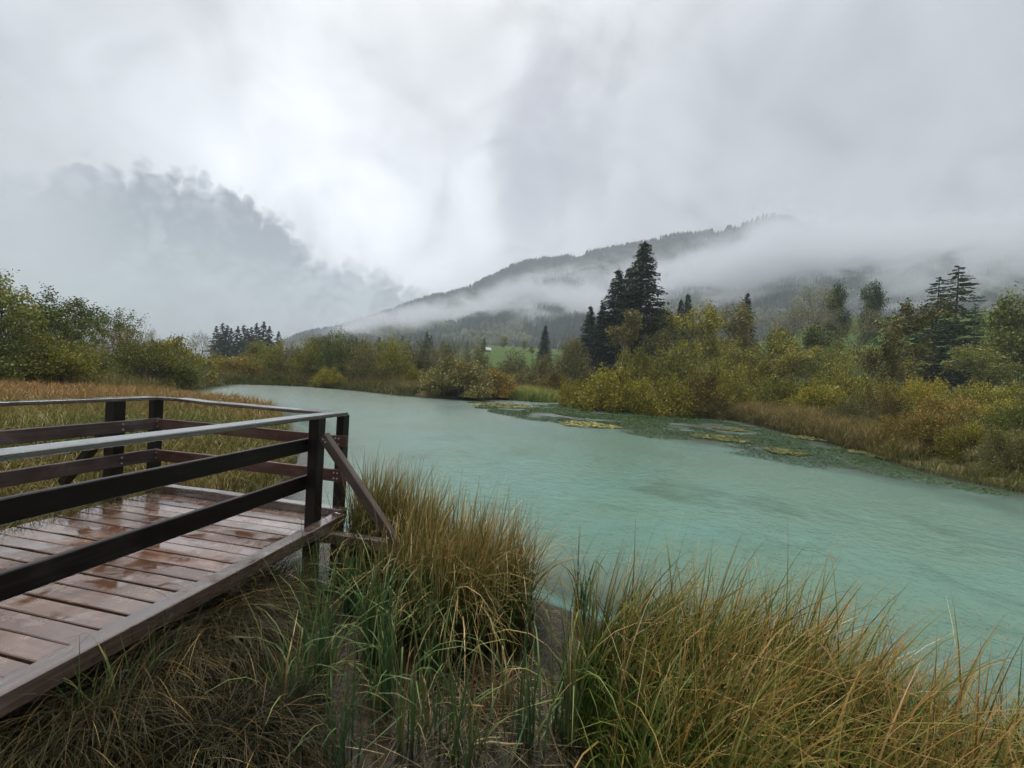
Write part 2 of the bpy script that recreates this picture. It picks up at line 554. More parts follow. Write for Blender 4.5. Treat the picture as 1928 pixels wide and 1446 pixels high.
M['fresh_sedge'] = blade_material('fresh_sedge_blade', [(0, (0.056, 0.105, 0.017)), (1, (0.126, 0.182, 0.034))], [(0, (0.168, 0.231, 0.042)), (0.6, (0.280, 0.294, 0.063)), (1, (0.420, 0.322, 0.098))], 0.3, 0.95)
M['straw'] = blade_material('dead_straw', [(0, (0.05, 0.034, 0.018)), (0.7, (0.16, 0.115, 0.06)), (1, (0.40, 0.30, 0.17))], [(0, (0.05, 0.034, 0.018)), (0.7, (0.16, 0.115, 0.06)), (1, (0.42, 0.32, 0.18))])

# ------------------------------------------------------------------ ground, lake bed, water
def W2(px, py, z=0.0):
    p = on_z(px, py, z)
    return (p.x, p.y)


FAR_SHORE = [W2(*p) for p in [(205, 748), (300, 740), (388, 727), (420, 722), (500, 724), (600, 728), (700, 737), (770, 745), (860, 751), (960, 752),
                              (1010, 756), (1080, 757), (1130, 768), (1200, 776), (1290, 782), (1350, 784), (1420, 797), (1480, 812), (1560, 830), (1650, 856), (1740, 884), (1830, 905), (1928, 925)]]
MEADOW_EDGE = [W2(*p) for p in [(330, 756), (430, 762), (505, 775), (528, 800), (545, 840), (560, 880)]]
# the lake outline: far bank, right side, behind the camera, back past the platform to the meadow's edge
WEED_PX = [(880, 757), (1080, 762), (1200, 782), (1350, 790), (1480, 820), (1650, 864), (1780, 905), (1928, 935), (2050, 1000), (1928, 985), (1800, 945), (1640, 905), (1450, 868), (1280, 836), (1120, 805), (990, 790), (900, 772)]
RIGHT_END = [(14, 7.5), (20, 2.0), (24, -6)]
LAKE = FAR_SHORE + RIGHT_END + [(4, -7), (-2.5, -7), (-4.6, -3), (-4.7, 2.5), (-4.3, 4.6), (-3.3, 5.6)] + MEADOW_EDGE[::-1]
# outer limit of the reed-grown shallows in front of the camera
SHALLOW = [(-4.2, 5.8), (-1.7, 5.2), (-0.6, 4.5), (0.2, 3.9), (0.7, 3.55), (1.4, 3.2), (2.4, 2.5), (3.6, 1.6), (6, 0.2), (8, -7), (-6, -7), (-6, 5.0)]


def ground_z(x, y):
    x = np.asarray(x, float); y = np.asarray(y, float)
    r = np.hypot(x, y)
    inside = in_poly(x, y, LAKE)
    d = poly_dist(x, y, LAKE)
    sh = in_poly(x, y, SHALLOW)
    ds = poly_dist(x, y, SHALLOW)
    rough = fbm(x * 0.8, y * 0.8, 3) - 0.5
    bed = -np.minimum(0.08 + np.minimum(d * 0.30, ds * 0.42), 1.5) + rough * 0.10
    shal = -0.055 - 0.04 * np.clip(ds, 0, 1) + (fbm(x * 1.8, y * 1.8, 5) - 0.5) * 0.10
    bed = np.where(sh, np.maximum(shal, -0.16), bed)
    az = np.degrees(np.arctan2(x, y))
    # dry land: marsh, then long fields climbing towards the mountain (more to the right)
    fr = np.clip((np.clip(r, 0, 230) - 62) / 100.0, 0, None)
    climb = 10.0 * fr ** 1.1 * np.clip((az + 16) / 12, 0, 1) * (y > 0)
    near_r = np.clip((r - 50) / 40.0, 0, 2.3) ** 1.2 * 5.2 * np.clip((az - 24) / 12, 0, 1) * (y > 0)
    land = 0.10 + np.minimum(d, 3) * 0.09 + rough * 0.22 + climb + near_r
    return np.where(inside, bed, land)


def polar_grid(r0, r1, nr, az_steps):
    R = np.geomspace(r0, r1, nr)
    A = np.radians(az_steps)
    rr, aa = np.meshgrid(R, A, indexing='ij')
    return rr * np.sin(aa), rr * np.cos(aa), len(A)


AZS = np.concatenate([np.arange(-60, 60, 0.35), np.arange(60, 300, 4.0)])


def polar_faces(nr, na):
    i = np.arange(nr - 1)[:, None] * na
    j = np.arange(na)[None, :]
    j2 = (j + 1) % na
    return np.stack([i + j, i + j2, i + na + j2, i + na + j], -1).reshape(-1, 4)


def ground_material():
    mt, t, N, out = new_mat('marsh_ground')
    geo = N.new('ShaderNodeNewGeometry')
    P = geo.outputs['Position']
    sp = N.new('ShaderNodeSeparateXYZ'); t.links.new(P, sp.inputs[0])
    mp = N.new('ShaderNodeMapping'); mp.inputs['Scale'].default_value = (1, 1, 0); t.links.new(P, mp.inputs[0])
    V = mp.outputs[0]
    n1 = N.noise(V, 0.9, 6, 0.62); n2 = N.noise(V, 7.0, 6, 0.65, 0.3); n3 = N.noise(V, 34.0, 4, 0.6)
    mud = N.ramp(N.math('ADD', N.math('MULTIPLY', n2, 0.6), N.math('MULTIPLY', n3, 0.4)),
                 [(0.32, (0.010, 0.007, 0.004)), (0.5, (0.034, 0.024, 0.014)), (0.70, (0.090, 0.066, 0.042))])
    marsh = N.ramp(n2, [(0.3, (0.035, 0.036, 0.014)), (0.55, (0.08, 0.066, 0.026)), (0.75, (0.12, 0.085, 0.035))])
    field = N.ramp(N.noise(V, 0.06, 5, 0.6), [(0.3, (0.028, 0.050, 0.007)), (0.7, (0.042, 0.072, 0.011))])
    ln = N.new('ShaderNodeVectorMath', operation='LENGTH'); t.links.new(V, ln.inputs[0])
    land = N.mix(N.smooth(ln.outputs['Value'], 66, 84), marsh, field)
    chalk = N.mix(N.smooth(n1, 0.35, 0.65), (0.20, 0.36, 0.33), (0.30, 0.46, 0.42))
    bed = N.mix(N.smooth(sp.outputs[2], -0.45, -0.15), chalk, mud)
    col = N.mix(N.smooth(sp.outputs[2], -0.02, 0.07), bed, land)
    p = N.new('ShaderNodeBsdfPrincipled')
    t.links.new(col, p.inputs['Base Color'])
    p.inputs['Roughness'].default_value = 0.85
    p.inputs['Specular IOR Level'].default_value = 0.05
    b = N.new('ShaderNodeBump'); b.inputs['Strength'].default_value = 0.6; b.inputs['Distance'].default_value = 0.05
    t.links.new(n2, b.inputs['Height']); t.links.new(b.outputs[0], p.inputs['Normal'])
    t.links.new(p.outputs[0], out.inputs[0])
    return mt


def build_ground():
    nr = 230
    x, y, na = polar_grid(0.15, 2300, nr, AZS)
    z = ground_z(x, y)
    V = np.stack([x, y, z], -1).reshape(-1, 3)
    Q = polar_faces(nr, na)
    me = np_mesh('ground', V, Q, mat=ground_material(), smooth=True)
    o = obj('ground', me)
    tag(o, kind='structure')


def water_material():
    mt, t, N, out = new_mat('lake_water')
    geo = N.new('ShaderNodeNewGeometry')
    P = geo.outputs['Position']
    mp = N.new('ShaderNodeMapping'); mp.inputs['Scale'].default_value = (1, 1, 0); t.links.new(P, mp.inputs[0])
    V = mp.outputs[0]
    dp = N.new('ShaderNodeAttribute', attribute_name='depth')
    D = dp.outputs['Fac']
    # milky turquoise body with green and pale drifts
    n1 = N.noise(V, 0.16, 4, 0.6, 0.6); n2 = N.noise(V, 0.40, 6, 0.68, 0.8)
    body = N.mix(N.smooth(n1, 0.38, 0.62), (0.080, 0.143, 0.102), (0.074, 0.148, 0.124))
    body = N.mix(N.smooth(n2, 0.50, 0.70, 0, 0.8), body, (0.036, 0.076, 0.046))
    body = N.mix(N.smooth(N.noise(V, 0.8, 4, 0.6, 0.4), 0.56, 0.80, 0, 0.3), body, (0.125, 0.27, 0.26))
    body = N.mix(N.smooth(N.noise(V, 3.2, 5, 0.7), 0.42, 0.66, 0, 0.38), body, (0.050, 0.105, 0.078))
    body = N.mix(N.smooth(D, 0.25, 0.8, 0.7, 0.0), body, (0.12, 0.155, 0.115))
    wd = N.new('ShaderNodeAttribute', attribute_name='weedy')
    body = N.mix(N.math('MULTIPLY', wd.outputs['Fac'], N.smooth(N.noise(V, 0.6, 5, 0.65), 0.38, 0.52)), body, (0.018, 0.034, 0.020))
    dif = N.new('ShaderNodeBsdfDiffuse'); t.links.new(body, dif.inputs[0])
    tr = N.new('ShaderNodeBsdfTransparent'); tr.inputs[0].default_value = (0.86, 0.90, 0.86, 1)
    turb = N.math('SUBTRACT', 1.0, N.math('EXPONENT', N.math('MULTIPLY', N.math('MAXIMUM', N.math('SUBTRACT', D, 0.13), 0.0), -3.2)))
    mx = N.new('ShaderNodeMixShader')
    t.links.new(turb, mx.inputs[0]); t.links.new(tr.outputs[0], mx.inputs[1]); t.links.new(dif.outputs[0], mx.inputs[2])
    # rain-pricked ripples: small rings over wind wavelets
    w1 = N.noise(V, 5.5, 3, 0.6, 0.4); w2 = N.noise(V, 19.0, 3, 0.6)
    vo = N.new('ShaderNodeTexVoronoi'); t.links.new(V, vo.inputs['Vector']); vo.inputs['Scale'].default_value = 10.0
    ring = N.math('MULTIPLY', N.math('SINE', N.math('MULTIPLY', vo.outputs['Distance'], 46.0)), N.smooth(vo.outputs['Distance'], 0.12, 0.42, 1.0, 0.0))
    ht = N.math('ADD', N.math('ADD', N.math('MULTIPLY', w1, 1.6), N.math('MULTIPLY', w2, 0.7)), N.math('MULTIPLY', ring, 0.07))
    b = N.new('ShaderNodeBump'); b.inputs['Distance'].default_value = 0.017
    sy = N.new('ShaderNodeSeparateXYZ'); t.links.new(P, sy.inputs[0])
    t.links.new(N.math('MULTIPLY', N.lin(D, 0.08, 0.7, 0.03, 0.6), N.smooth(sy.outputs[1], 8, 32, 1.0, 0.75)), b.inputs['Strength'])
    t.links.new(ht, b.inputs['Height'])
    gl = N.new('ShaderNodeBsdfGlossy'); t.links.new(N.lin(D, 0.1, 0.6, 0.05, 0.20), gl.inputs['Roughness'])
    t.links.new(b.outputs[0], gl.inputs['Normal'])
    fr = N.new('ShaderNodeFresnel'); fr.inputs['IOR'].default_value = 1.33
    b2 = N.new('ShaderNodeBump'); b2.inputs['Distance'].default_value = 0.014; b2.inputs['Strength'].default_value = 0.5
    t.links.new(ht, b2.inputs['Height']); t.links.new(b2.outputs[0], fr.inputs['Normal'])
    m2 = N.new('ShaderNodeMixShader')
    t.links.new(fr.outputs[0], m2.inputs[0]); t.links.new(mx.outputs[0], m2.inputs[1]); t.links.new(gl.outputs[0], m2.inputs[2])
    t.links.new(m2.outputs[0], out.inputs[0])
    return mt


def build_water():
    nr = 170
    x, y, na = polar_grid(0.3, 75, nr, AZS)
    z = np.zeros_like(x)
    dep = np.clip(-ground_z(x, y), 0.0, 3.0)
    V = np.stack([x, y, z], -1).reshape(-1, 3)
    wp_ = [W2(*p) for p in WEED_PX]
    weedy = np.where(in_poly(x, y, wp_), np.clip(poly_dist(x, y, wp_) / 1.6, 0, 1), 0)
    me = np_mesh('lake', V, polar_faces(nr, na), {'depth': dep, 'weedy': weedy}, water_material(), True)
    tag(obj('lake', me), kind='structure')


build_ground()
build_water()

# ------------------------------------------------------------------ mountain, forest, mist, haze
RIDGE_PX = [(430, 668), (520, 645), (560, 628), (612, 614), (650, 610), (700, 592), (760, 570), (820, 553), (880, 538), (930, 515), (960, 497), (990, 487),
            (1060, 480), (1130, 468), (1190, 456), (1240, 444), (1290, 436), (1350, 428), (1400, 416), (1440, 402), (1490, 405), (1550, 425), (1630, 452), (1720, 468), (1810, 464), (1928, 448), (2100, 440), (2400, 430)]
RIDGE = [px_azel(*p) for p in RIDGE_PX]
RA = np.array([a for a, e in RIDGE]); RE = np.array([e for a, e in RIDGE])
R_TOP, R_FOOT = 1000.0, 230.0


def mountain_z(x, y):
    r = np.hypot(x, y); az = np.degrees(np.arctan2(x, y))
    el = np.interp(az, RA, RE, left=0.2, right=RE[-1])
    top = R_TOP * np.tan(np.radians(np.maximum(el, 0))) - 8
    u = np.clip((r - R_FOOT) / (R_TOP - R_FOOT), 0, 1.6)
    prof = np.where(u < 1, u ** 1.7, 1 - (u - 1) * 1.1)
    sp = (fbm(x / 130.0, y / 130.0, 11) - 0.5) * 60 * np.clip(u * 3, 0, 1) * np.clip(1.05 - u, 0, 1) * np.clip(top / 120, 0.1, 1)
    rug = (fbm(x / 40.0, y / 40.0, 17) - 0.5) * 10 * np.clip(u * 2, 0, 1)
    foot = np.interp(az, [-60, -25, -8, 5, 60], [-4, -2, 8, 11, 14])
    return foot + (top - foot) * prof + sp + rug


def build_mountain():
    nr = 90
    R = np.linspace(R_FOOT - 30, R_TOP * 1.45, nr)
    A = np.arange(-34, 62.01, 0.3)
    rr, aa = np.meshgrid(R, np.radians(A), indexing='ij')
    x, y = rr * np.sin(aa), rr * np.cos(aa)
    z = mountain_z(x, y)
    z[0] -= 40
    na = len(A)
    i = np.arange(nr - 1)[:, None] * na; j = np.arange(na - 1)[None, :]
    Q = np.stack([i + j, i + j + 1, i + na + j + 1, i + na + j], -1).reshape(-1, 4)
    mt, t, N, out = new_mat('mountain_woodland_floor')
    geo = N.new('ShaderNodeNewGeometry')
    n = N.noise(geo.outputs['Position'], 0.012, 5, 0.6); n2 = N.noise(geo.outputs['Position'], 0.08, 5, 0.65)
    c = N.mix(N.smooth(n2, 0.35, 0.65), (0.020, 0.030, 0.020), (0.045, 0.056, 0.032))
    c = N.mix(N.smooth(n, 0.56, 0.66, 0, 0.6), c, (0.07, 0.085, 0.035))
    p = N.new('ShaderNodeBsdfPrincipled'); t.links.new(c, p.inputs['Base Color']); p.inputs['Roughness'].default_value = 0.9; p.inputs['Specular IOR Level'].default_value = 0.0
    t.links.new(p.outputs[0], out.inputs[0])
    me = np_mesh('mountain', np.stack([x, y, z], -1).reshape(-1, 3), Q, mat=mt, smooth=True)
    tag(obj('mountain', me), kind='structure')


def build_forest():
    """conifers all over the far slope, read as one mass"""
    rng = np.random.default_rng(5)
    n = 18500
    u = rng.uniform(0, 1, n) ** 0.62
    r = R_FOOT + 5 + u * (R_TOP * 1.02 - R_FOOT)
    az = np.radians(rng.uniform(-30, 50, n))
    x, y = r * np.sin(az), r * np.cos(az)
    # extra trees along the skyline
    k = 1800
    a2 = np.radians(rng.uniform(-28, 26, k)); r2 = R_TOP * rng.uniform(0.985, 1.01, k)
    x = np.concatenate([x, r2 * np.sin(a2)]); y = np.concatenate([y, r2 * np.cos(a2)]); r = np.concatenate([r, r2])
    n += k
    keep = fbm(x / 70.0, y / 70.0, 23) > 0.30
    x, y, r = x[keep], y[keep], r[keep]; n = len(x)
    z = mountain_z(x, y) - 0.5
    broad = (fbm(x / 55.0, y / 55.0, 31) > 0.57) & (r < 800)
    h = np.where(broad, rng.uniform(6, 10, n), rng.uniform(8, 15, n))
    wd = np.where(broad, h * rng.uniform(.35, .5, n), h * rng.uniform(.16, .24, n))
    sides, lev = 5, np.array([0.02, 0.36, 0.62, 1.0])
    rc = np.array([1.0, 0.72, 0.46, 0.03])
    rb = np.array([0.5, 1.05, 0.95, 0.25])
    a = np.linspace(0, 2 * np.pi, sides, endpoint=False)
    prof = np.where(broad[:, None], rb[None], rc[None]) * rng.uniform(.8, 1.2, (n, len(lev)))
    ang = a[None, None, :] + rng.uniform(0, 6, n)[:, None, None]
    jit = rng.uniform(.75, 1.25, (n, len(lev), sides))
    rad = prof[:, :, None] * wd[:, None, None] * jit
    X = x[:, None, None] + rad * np.cos(ang); Y = y[:, None, None] + rad * np.sin(ang)
    Z = z[:, None, None] + lev[None, :, None] * h[:, None, None] + 0 * ang
    V = np.stack([X, Y, Z], -1).reshape(-1, 3)
    L = len(lev)
    i = np.arange(L - 1)[:, None] * sides; j = np.arange(sides)[None]
    q = np.stack([i + j, i + (j + 1) % sides, i + sides + (j + 1) % sides, i + sides + j], -1).reshape(-1, 4)
    Q = (q[None] + (np.arange(n) * L * sides)[:, None, None]).reshape(-1, 4)
    tone = np.where(broad, rng.uniform(.6, 1.0, n), rng.uniform(0, .65, n))
    me = np_mesh('forest', V, Q, {'tone': np.repeat(tone, L * sides)}, M['forest'])
    tag(obj('forest', me), label='misty dark forest covering the mountain slope', cat='forest', kind='stuff')


def build_mist():
    """torn low cloud hanging on the slope: a closed sector of air with patchy density"""
    A = np.radians(np.linspace(-26, 58, 30))
    r0, r1, z0, z1 = 420.0, 985.0, 14.0, 430.0
    V, Q = [], []
    for a in A:
        s, c = math.sin(a), math.cos(a)
        V += [(r0 * s, r0 * c, z0), (r1 * s, r1 * c, z0), (r1 * s, r1 * c, z1), (r0 * s, r0 * c, z0 + 260)]
    n = len(A)
    for k in range(n - 1):
        b = k * 4
        for e in range(4):
            Q.append((b + e, b + 4 + e, b + 4 + (e + 1) % 4, b + (e + 1) % 4))
    Q.append((0, 1, 2, 3)); Q.append((4 * n - 1, 4 * n - 2, 4 * n - 3, 4 * n - 4))
    mt, t, N, out = new_mat('low_cloud')
    geo = N.new('ShaderNodeNewGeometry')
    P = geo.outputs['Position']
    sp = N.new('ShaderNodeSeparateXYZ'); t.links.new(P, sp.inputs[0])
    az = N.math('MULTIPLY', N.math('ARCTAN2', sp.outputs[0], sp.outputs[1]), 57.29578)
    rr = N.math('SQRT', N.math('ADD', N.math('POWER', sp.outputs[0], 2.0), N.math('POWER', sp.outputs[1], 2.0)))
    # altitude referred to the distance, so that the band climbs with the slope
    el = N.math('MULTIPLY', N.math('ARCTAN2', N.math('SUBTRACT', sp.outputs[2], 2.0), rr), 57.29578)

    def pts(lst):
        return [px_azel(*p) for p in lst]
    mp = N.new('ShaderNodeMapping'); mp.inputs['Scale'].default_value = (0.8, 0.6, 1.3); mp.inputs['Rotation'].default_value = (0, 0.45, 0)
    t.links.new(P, mp.inputs[0])
    nb = N.noise(mp.outputs[0], 0.0085, 3, 0.6, 0.0)
    n1 = N.noise(mp.outputs[0], 0.019, 5, 0.66, 0.8)
    low = pts([(560, 640), (700, 618), (850, 606), (1000, 598), (1080, 596), (1180, 592), (1300, 560), (1450, 560), (1600, 535), (1750, 508), (1928, 482), (2300, 480)])
    high = pts([(560, 612), (700, 585), (850, 552), (1000, 500), (1080, 492), (1180, 482), (1300, 452), (1390, 425), (1450, 385), (1600, 405), (1750, 425), (1928, 425), (2300, 420)])
    lo = N.curve(az, [(-60, low[0][1])] + low, -60, 62, 0, 45)
    hi = N.curve(az, [(-60, high[0][1])] + high, -60, 62, 0, 45)
    torn = N.math('ADD', N.math('MULTIPLY', N.math('SUBTRACT', nb, 0.5), 18.0), N.math('MULTIPLY', N.math('SUBTRACT', n1, 0.5), 13.0))
    torn = N.math('MULTIPLY', torn, N.smooth(az, -22, 4, 0.35, 1.0))
    el2 = N.math('ADD', el, torn)
    u = N.math('DIVIDE', N.math('SUBTRACT', el2, lo), N.math('MAXIMUM', N.math('SUBTRACT', hi, lo), 0.4))
    env = N.math('MULTIPLY', N.smooth(u, -0.05, 0.5), N.smooth(u, 0.45, 1.12, 1.0, 0.0))
    topc = N.curve(az, [(-60, 0.0)] + [(a, 1000 * math.tan(math.radians(max(e, 0))) - 8) for a, e in RIDGE if a < 62] + [(62, 330.0)], -60, 62, -20, 420)
    uu = N.math('MULTIPLY', N.math('SUBTRACT', rr, R_FOOT), 1 / (R_TOP - R_FOOT), clamp=True)
    hs = N.math('MULTIPLY_ADD', N.math('SUBTRACT', topc, 9.0), N.math('POWER', uu, 1.7), 9.0)
    above = N.math('SUBTRACT', sp.outputs[2], hs)
    thick = N.smooth(az, 14, 32, 80.0, 130.0)
    layer = N.smooth(N.math('DIVIDE', above, thick), 0.35, 1.0, 1.0, 0.0)
    env = N.math('MULTIPLY', N.math('MULTIPLY', env, layer), N.smooth(az, -25.5, -17, 0.0, 1.0))
    patch = N.smooth(N.math('ADD', n1, N.math('ADD', N.math('MULTIPLY', nb, 0.45), N.smooth(az, 12, 30, 0.0, 0.10))), 0.68, 0.82)
    dens = N.math('MULTIPLY', N.math('MULTIPLY', patch, env), MIST_DENSITY)
    vp = N.new('ShaderNodeVolumePrincipled')
    vp.inputs['Color'].default_value = (0.66, 0.685, 0.725, 1)
    t.links.new(dens, vp.inputs['Density'])
    t.links.new(vp.outputs[0], out.inputs['Volume'])
    mt.cycles.volume_step_rate = 0.35
    me = bpy.data.meshes.new('mist')
    me.from_pydata(V, [], Q)
    outward(me)
    me.materials.append(mt)
    tag(obj('mist', me), label='torn pale low cloud drifting across the mountain slope', kind='stuff')


MIST_DENSITY = 0.030


def build_haze():
    mt, t, N, out = new_mat('haze_air')
    vp = N.new('ShaderNodeVolumePrincipled')
    vp.inputs['Color'].default_value = (*HAZE_COLOR, 1)
    vp.inputs['Density'].default_value = HAZE_DENSITY
    vp.inputs['Anisotropy'].default_value = 0.0
    t.links.new(vp.outputs[0], out.inputs['Volume'])
    a, z0, z1 = 2500.0, -3.0, 440.0
    V = [(-a, -a, z0), (a, -a, z0), (a, a, z0), (-a, a, z0), (-a, -a, z1), (a, -a, z1), (a, a, z1), (-a, a, z1)]
    Q = [(0, 3, 2, 1), (4, 5, 6, 7), (0, 1, 5, 4), (1, 2, 6, 5), (2, 3, 7, 6), (3, 0, 4, 7)]
    me = bpy.data.meshes.new('haze'); me.from_pydata(V, [], Q); outward(me); me.materials.append(mt)
    tag(obj('haze', me), kind='stuff')


build_mountain()
build_forest()
build_mist()
build_haze()
# ------------------------------------------------------------------ wooden viewing platform
A0 = math.radians(11.5)
DECK_Z = 0.41
_c = on_z(588, 989, DECK_Z)
DECK_O = Vector((_c.x, _c.y, DECK_Z))
D1 = (math.sin(A0), math.cos(A0)); D2 = (math.cos(A0), -math.sin(A0))


def deck_local(x, y):
    qx, qy = x - DECK_O.x, y - DECK_O.y
    return qx * D2[0] + qy * D2[1], qx * D1[0] + qy * D1[1]


def timber(name, size, ch=0.005, seed=0, cuts=1, warp=0.0):
    """chamfered board, long axis along local x, origin at the middle of its underside"""
    L, Wd, T = size
    r = random.Random(seed)
    bm = bmesh.new()
    xs = [-L / 2 + L * i / cuts for i in range(cuts + 1)]
    prof = [(-Wd / 2 + ch, 0), (Wd / 2 - ch, 0), (Wd / 2, ch), (Wd / 2, T - ch), (Wd / 2 - ch, T), (-Wd / 2 + ch, T), (-Wd / 2, T - ch), (-Wd / 2, ch)]
    rings = []
    for k, x in enumerate(xs):
        dy, dz = r.uniform(-warp, warp), r.uniform(-warp, warp)
        rings.append([bm.verts.new((x, y + dy, z + dz)) for y, z in prof])
    for a, b in zip(rings, rings[1:]):
        for i in range(8):
            bm.faces.new((a[i], b[i], b[(i + 1) % 8], a[(i + 1) % 8]))
    bm.faces.new(rings[0]); bm.faces.new(rings[-1][::-1])
    bmesh.ops.recalc_face_normals(bm, faces=bm.faces)
    me = bpy.data.meshes.new(name)
    bm.to_mesh(me); bm.free()
    return me


def beam_between(name, p, q, wd, th, mat, parent, seed=0, cuts=4, warp=0.003, roll=0.0):
    p, q = Vector(p), Vector(q)
    d = q - p
    me = timber(name, (d.length, wd, th), 0.006, seed, cuts, warp)
    me.materials.append(mat)
    o = bpy.data.objects.new(name, me)
    COL.objects.link(o)
    o.parent = parent
    x = d.normalized()
    z = Vector((0, 0, 1)) - x * x.z
    if z.length < 1e-3: z = Vector((0, 1, 0))
    z.normalize()
    y = z.cross(x)
    R = Matrix((x, y, z)).transposed() @ Matrix.Rotation(roll, 3, 'X')
    mm = R.to_4x4(); mm.translation = (p + q) / 2 - (R @ Vector((0, 0, th / 2)))
    o.matrix_local = mm
    return o


def build_deck():
    root = empty('viewing_platform', DECK_O, -A0)
    tag(root, 'wet dark brown wooden viewing platform with plank deck and rail fence beside the lake', 'viewing platform')
    r = random.Random(4)
    protos = []
    for k in range(4):
        me = timber('plank', (2.36, 0.133, 0.04), 0.005, 30 + k, 6, 0.0022)
        me.materials.append(M['plank']); protos.append(me)
    y = 0.215
    k = 0
    while y > -6.0:
        o = obj('plank', protos[k % 4], root, (-1.13 + r.uniform(-.008, .008), y, -0.04 + r.uniform(-.003, .003)), r.uniform(-.004, .004))
        if r.random() < .5: o.rotation_euler.z += math.pi
        o.rotation_euler.x = r.uniform(-.02, .02)
        y -= 0.150; k += 1
    R_, B_ = M['rail'], M['beam']
    # kerb beams and joists
    beam_between('edge_beam', (0.135, -6.1, 0.0), (0.135, 0.25, 0.005), 0.125, 0.11, B_, root, 1, 8)
    beam_between('edge_beam', (-2.42, 0.335, 0.035), (0.13, 0.335, 0.03), 0.10, 0.11, B_, root, 2, 6, 0.004)
    beam_between('joist', (-0.22, -6.0, -0.115), (-0.22, 0.28, -0.115), 0.08, 0.145, R_, root, 3)
    beam_between('joist', (-1.2, -6.0, -0.115), (-1.2, 0.28, -0.115), 0.08, 0.145, R_, root, 3)
    beam_between('joist', (-2.1, -6.0, -0.115), (-2.1, 0.28, -0.115), 0.08, 0.145, R_, root, 3)
    beam_between('outrigger', (0.075, 0.03, -0.108), (0.92, 0.03, -0.100), 0.09, 0.10, B_, root, 5)
    beam_between('crossbeam', (-2.3, -0.95, -0.245), (0.14, -0.95, -0.245), 0.09, 0.11, R_, root, 6)
    beam_between('crossbeam', (-2.3, -3.2, -0.245), (0.14, -3.2, -0.245), 0.09, 0.11, R_, root, 6)
    for x, yy in ((0.09, -0.95), (-2.1, -0.95), (0.09, -3.2), (-2.1, -3.2)):
        beam_between('leg', (x, yy, -0.70), (x, yy, -0.302), 0.12, 0.12, R_, root, 7, 1)
    # rail posts: near side, far side, left side
    for x, yy, b, t in ((0.0, 0.0, -0.75, 1.068), (0.0, -3.0, -0.75, 1.068), (0.0, -5.8, -.75, 1.068),
                        (0.0, 0.43, -0.75, 1.068), (-2.50, 0.43, -0.6, 1.068),
                        (-2.485, -0.02, -0.6, 1.068), (-2.485, -2.9, -0.6, 1.068), (-2.485, -5.7, -.6, 1.068)):
        w = 0.135 if x < -2.4 and yy < .2 else (0.11 if yy < .2 else 0.085)
        beam_between('post', (x, yy, b), (x, yy, t), w, 0.115, R_, root, 11, 2, 0.002)
    # handrails: flat planks on the posts
    beam_between('handrail', (0.0, -6.1, 1.089), (0.0, 0.40, 1.089), 0.15, 0.038, B2, root, 21, 8, 0.003)
    beam_between('handrail', (-2.50, 0.42, 1.087), (-0.078, 0.33, 1.082), 0.14, 0.036, B2, root, 22, 6, 0.006)
    beam_between('handrail', (-2.485, -6.1, 1.087), (-2.485, 0.345, 1.088), 0.15, 0.038, B2, root, 23, 6, 0.003)
    # rail boards on the inner faces of the posts
    for z0, z1 in ((0.735, 0.865), (0.36, 0.50)):
        h, zc = z1 - z0, (z0 + z1) / 2
        beam_between('rail_board', (-0.078, -6.1, zc), (-0.078, -0.0, zc), 0.042, h, R_, root, 31, 6, 0.003)
        beam_between('rail_board', (-2.37, 0.362, zc - .01), (0.10, 0.362, zc - .01), 0.040, h - .01, R3, root, 32, 4, 0.004)
        beam_between('rail_board', (-2.395, -6.1, zc - .01), (-2.395, 0.385, zc - .01), 0.042, h, R2, root, 33, 6, 0.004)
    # diagonal braces
    beam_between('brace', (0.075, 0.005, 0.90), (0.90, 0.02, -0.075), 0.085, 0.085, B3, root, 41, 3, 0.002)
    beam_between('brace', (-2.55, -0.02, 0.78), (-3.15, -0.04, 0.10), 0.085, 0.085, R_, root, 42, 2, 0.002)
    return root


def bolt_mesh():
    bm = bmesh.new()
    bmesh.ops.create_cone(bm, cap_ends=True, segments=8, radius1=.011, radius2=.009, depth=.010)
    me = bpy.data.meshes.new('bolt'); bm.to_mesh(me); bm.free()
    mt, t, N, out = new_mat('galvanised_bolt')
    p = N.new('ShaderNodeBsdfPrincipled'); p.inputs['Base Color'].default_value = (.42, .42, .43, 1); p.inputs['Metallic'].default_value = .8; p.inputs['Roughness'].default_value = .4
    t.links.new(p.outputs[0], out.inputs[0]); me.materials.append(mt)
    return me


def add_bolts(root):
    me = bolt_mesh()
    r = random.Random(3)
    for x, z in ((.10, .87), (.125, .845), (.835, -.005)):       # through the brace, facing the lake bank
        o = obj('bolt', me, root, (x, -.041, z)); o.rotation_euler = (math.pi / 2, 0, 0)
    for yy in (-.02, .02):
        for z in (.77, .83, .40, .46):                             # rail boards on the far right post
            o = obj('bolt', me, root, (yy, .338, z - .01)); o.rotation_euler = (math.pi / 2, 0, 0)
    for z in (.77, .83, .40, .46):                                 # far left corner and left post
        o = obj('bolt', me, root, (-2.36, .338, z - .01)); o.rotation_euler = (math.pi / 2, 0, 0)
        o = obj('bolt', me, root, (-2.372, -.02, z - .01)); o.rotation_euler = (0, math.pi / 2, 0)


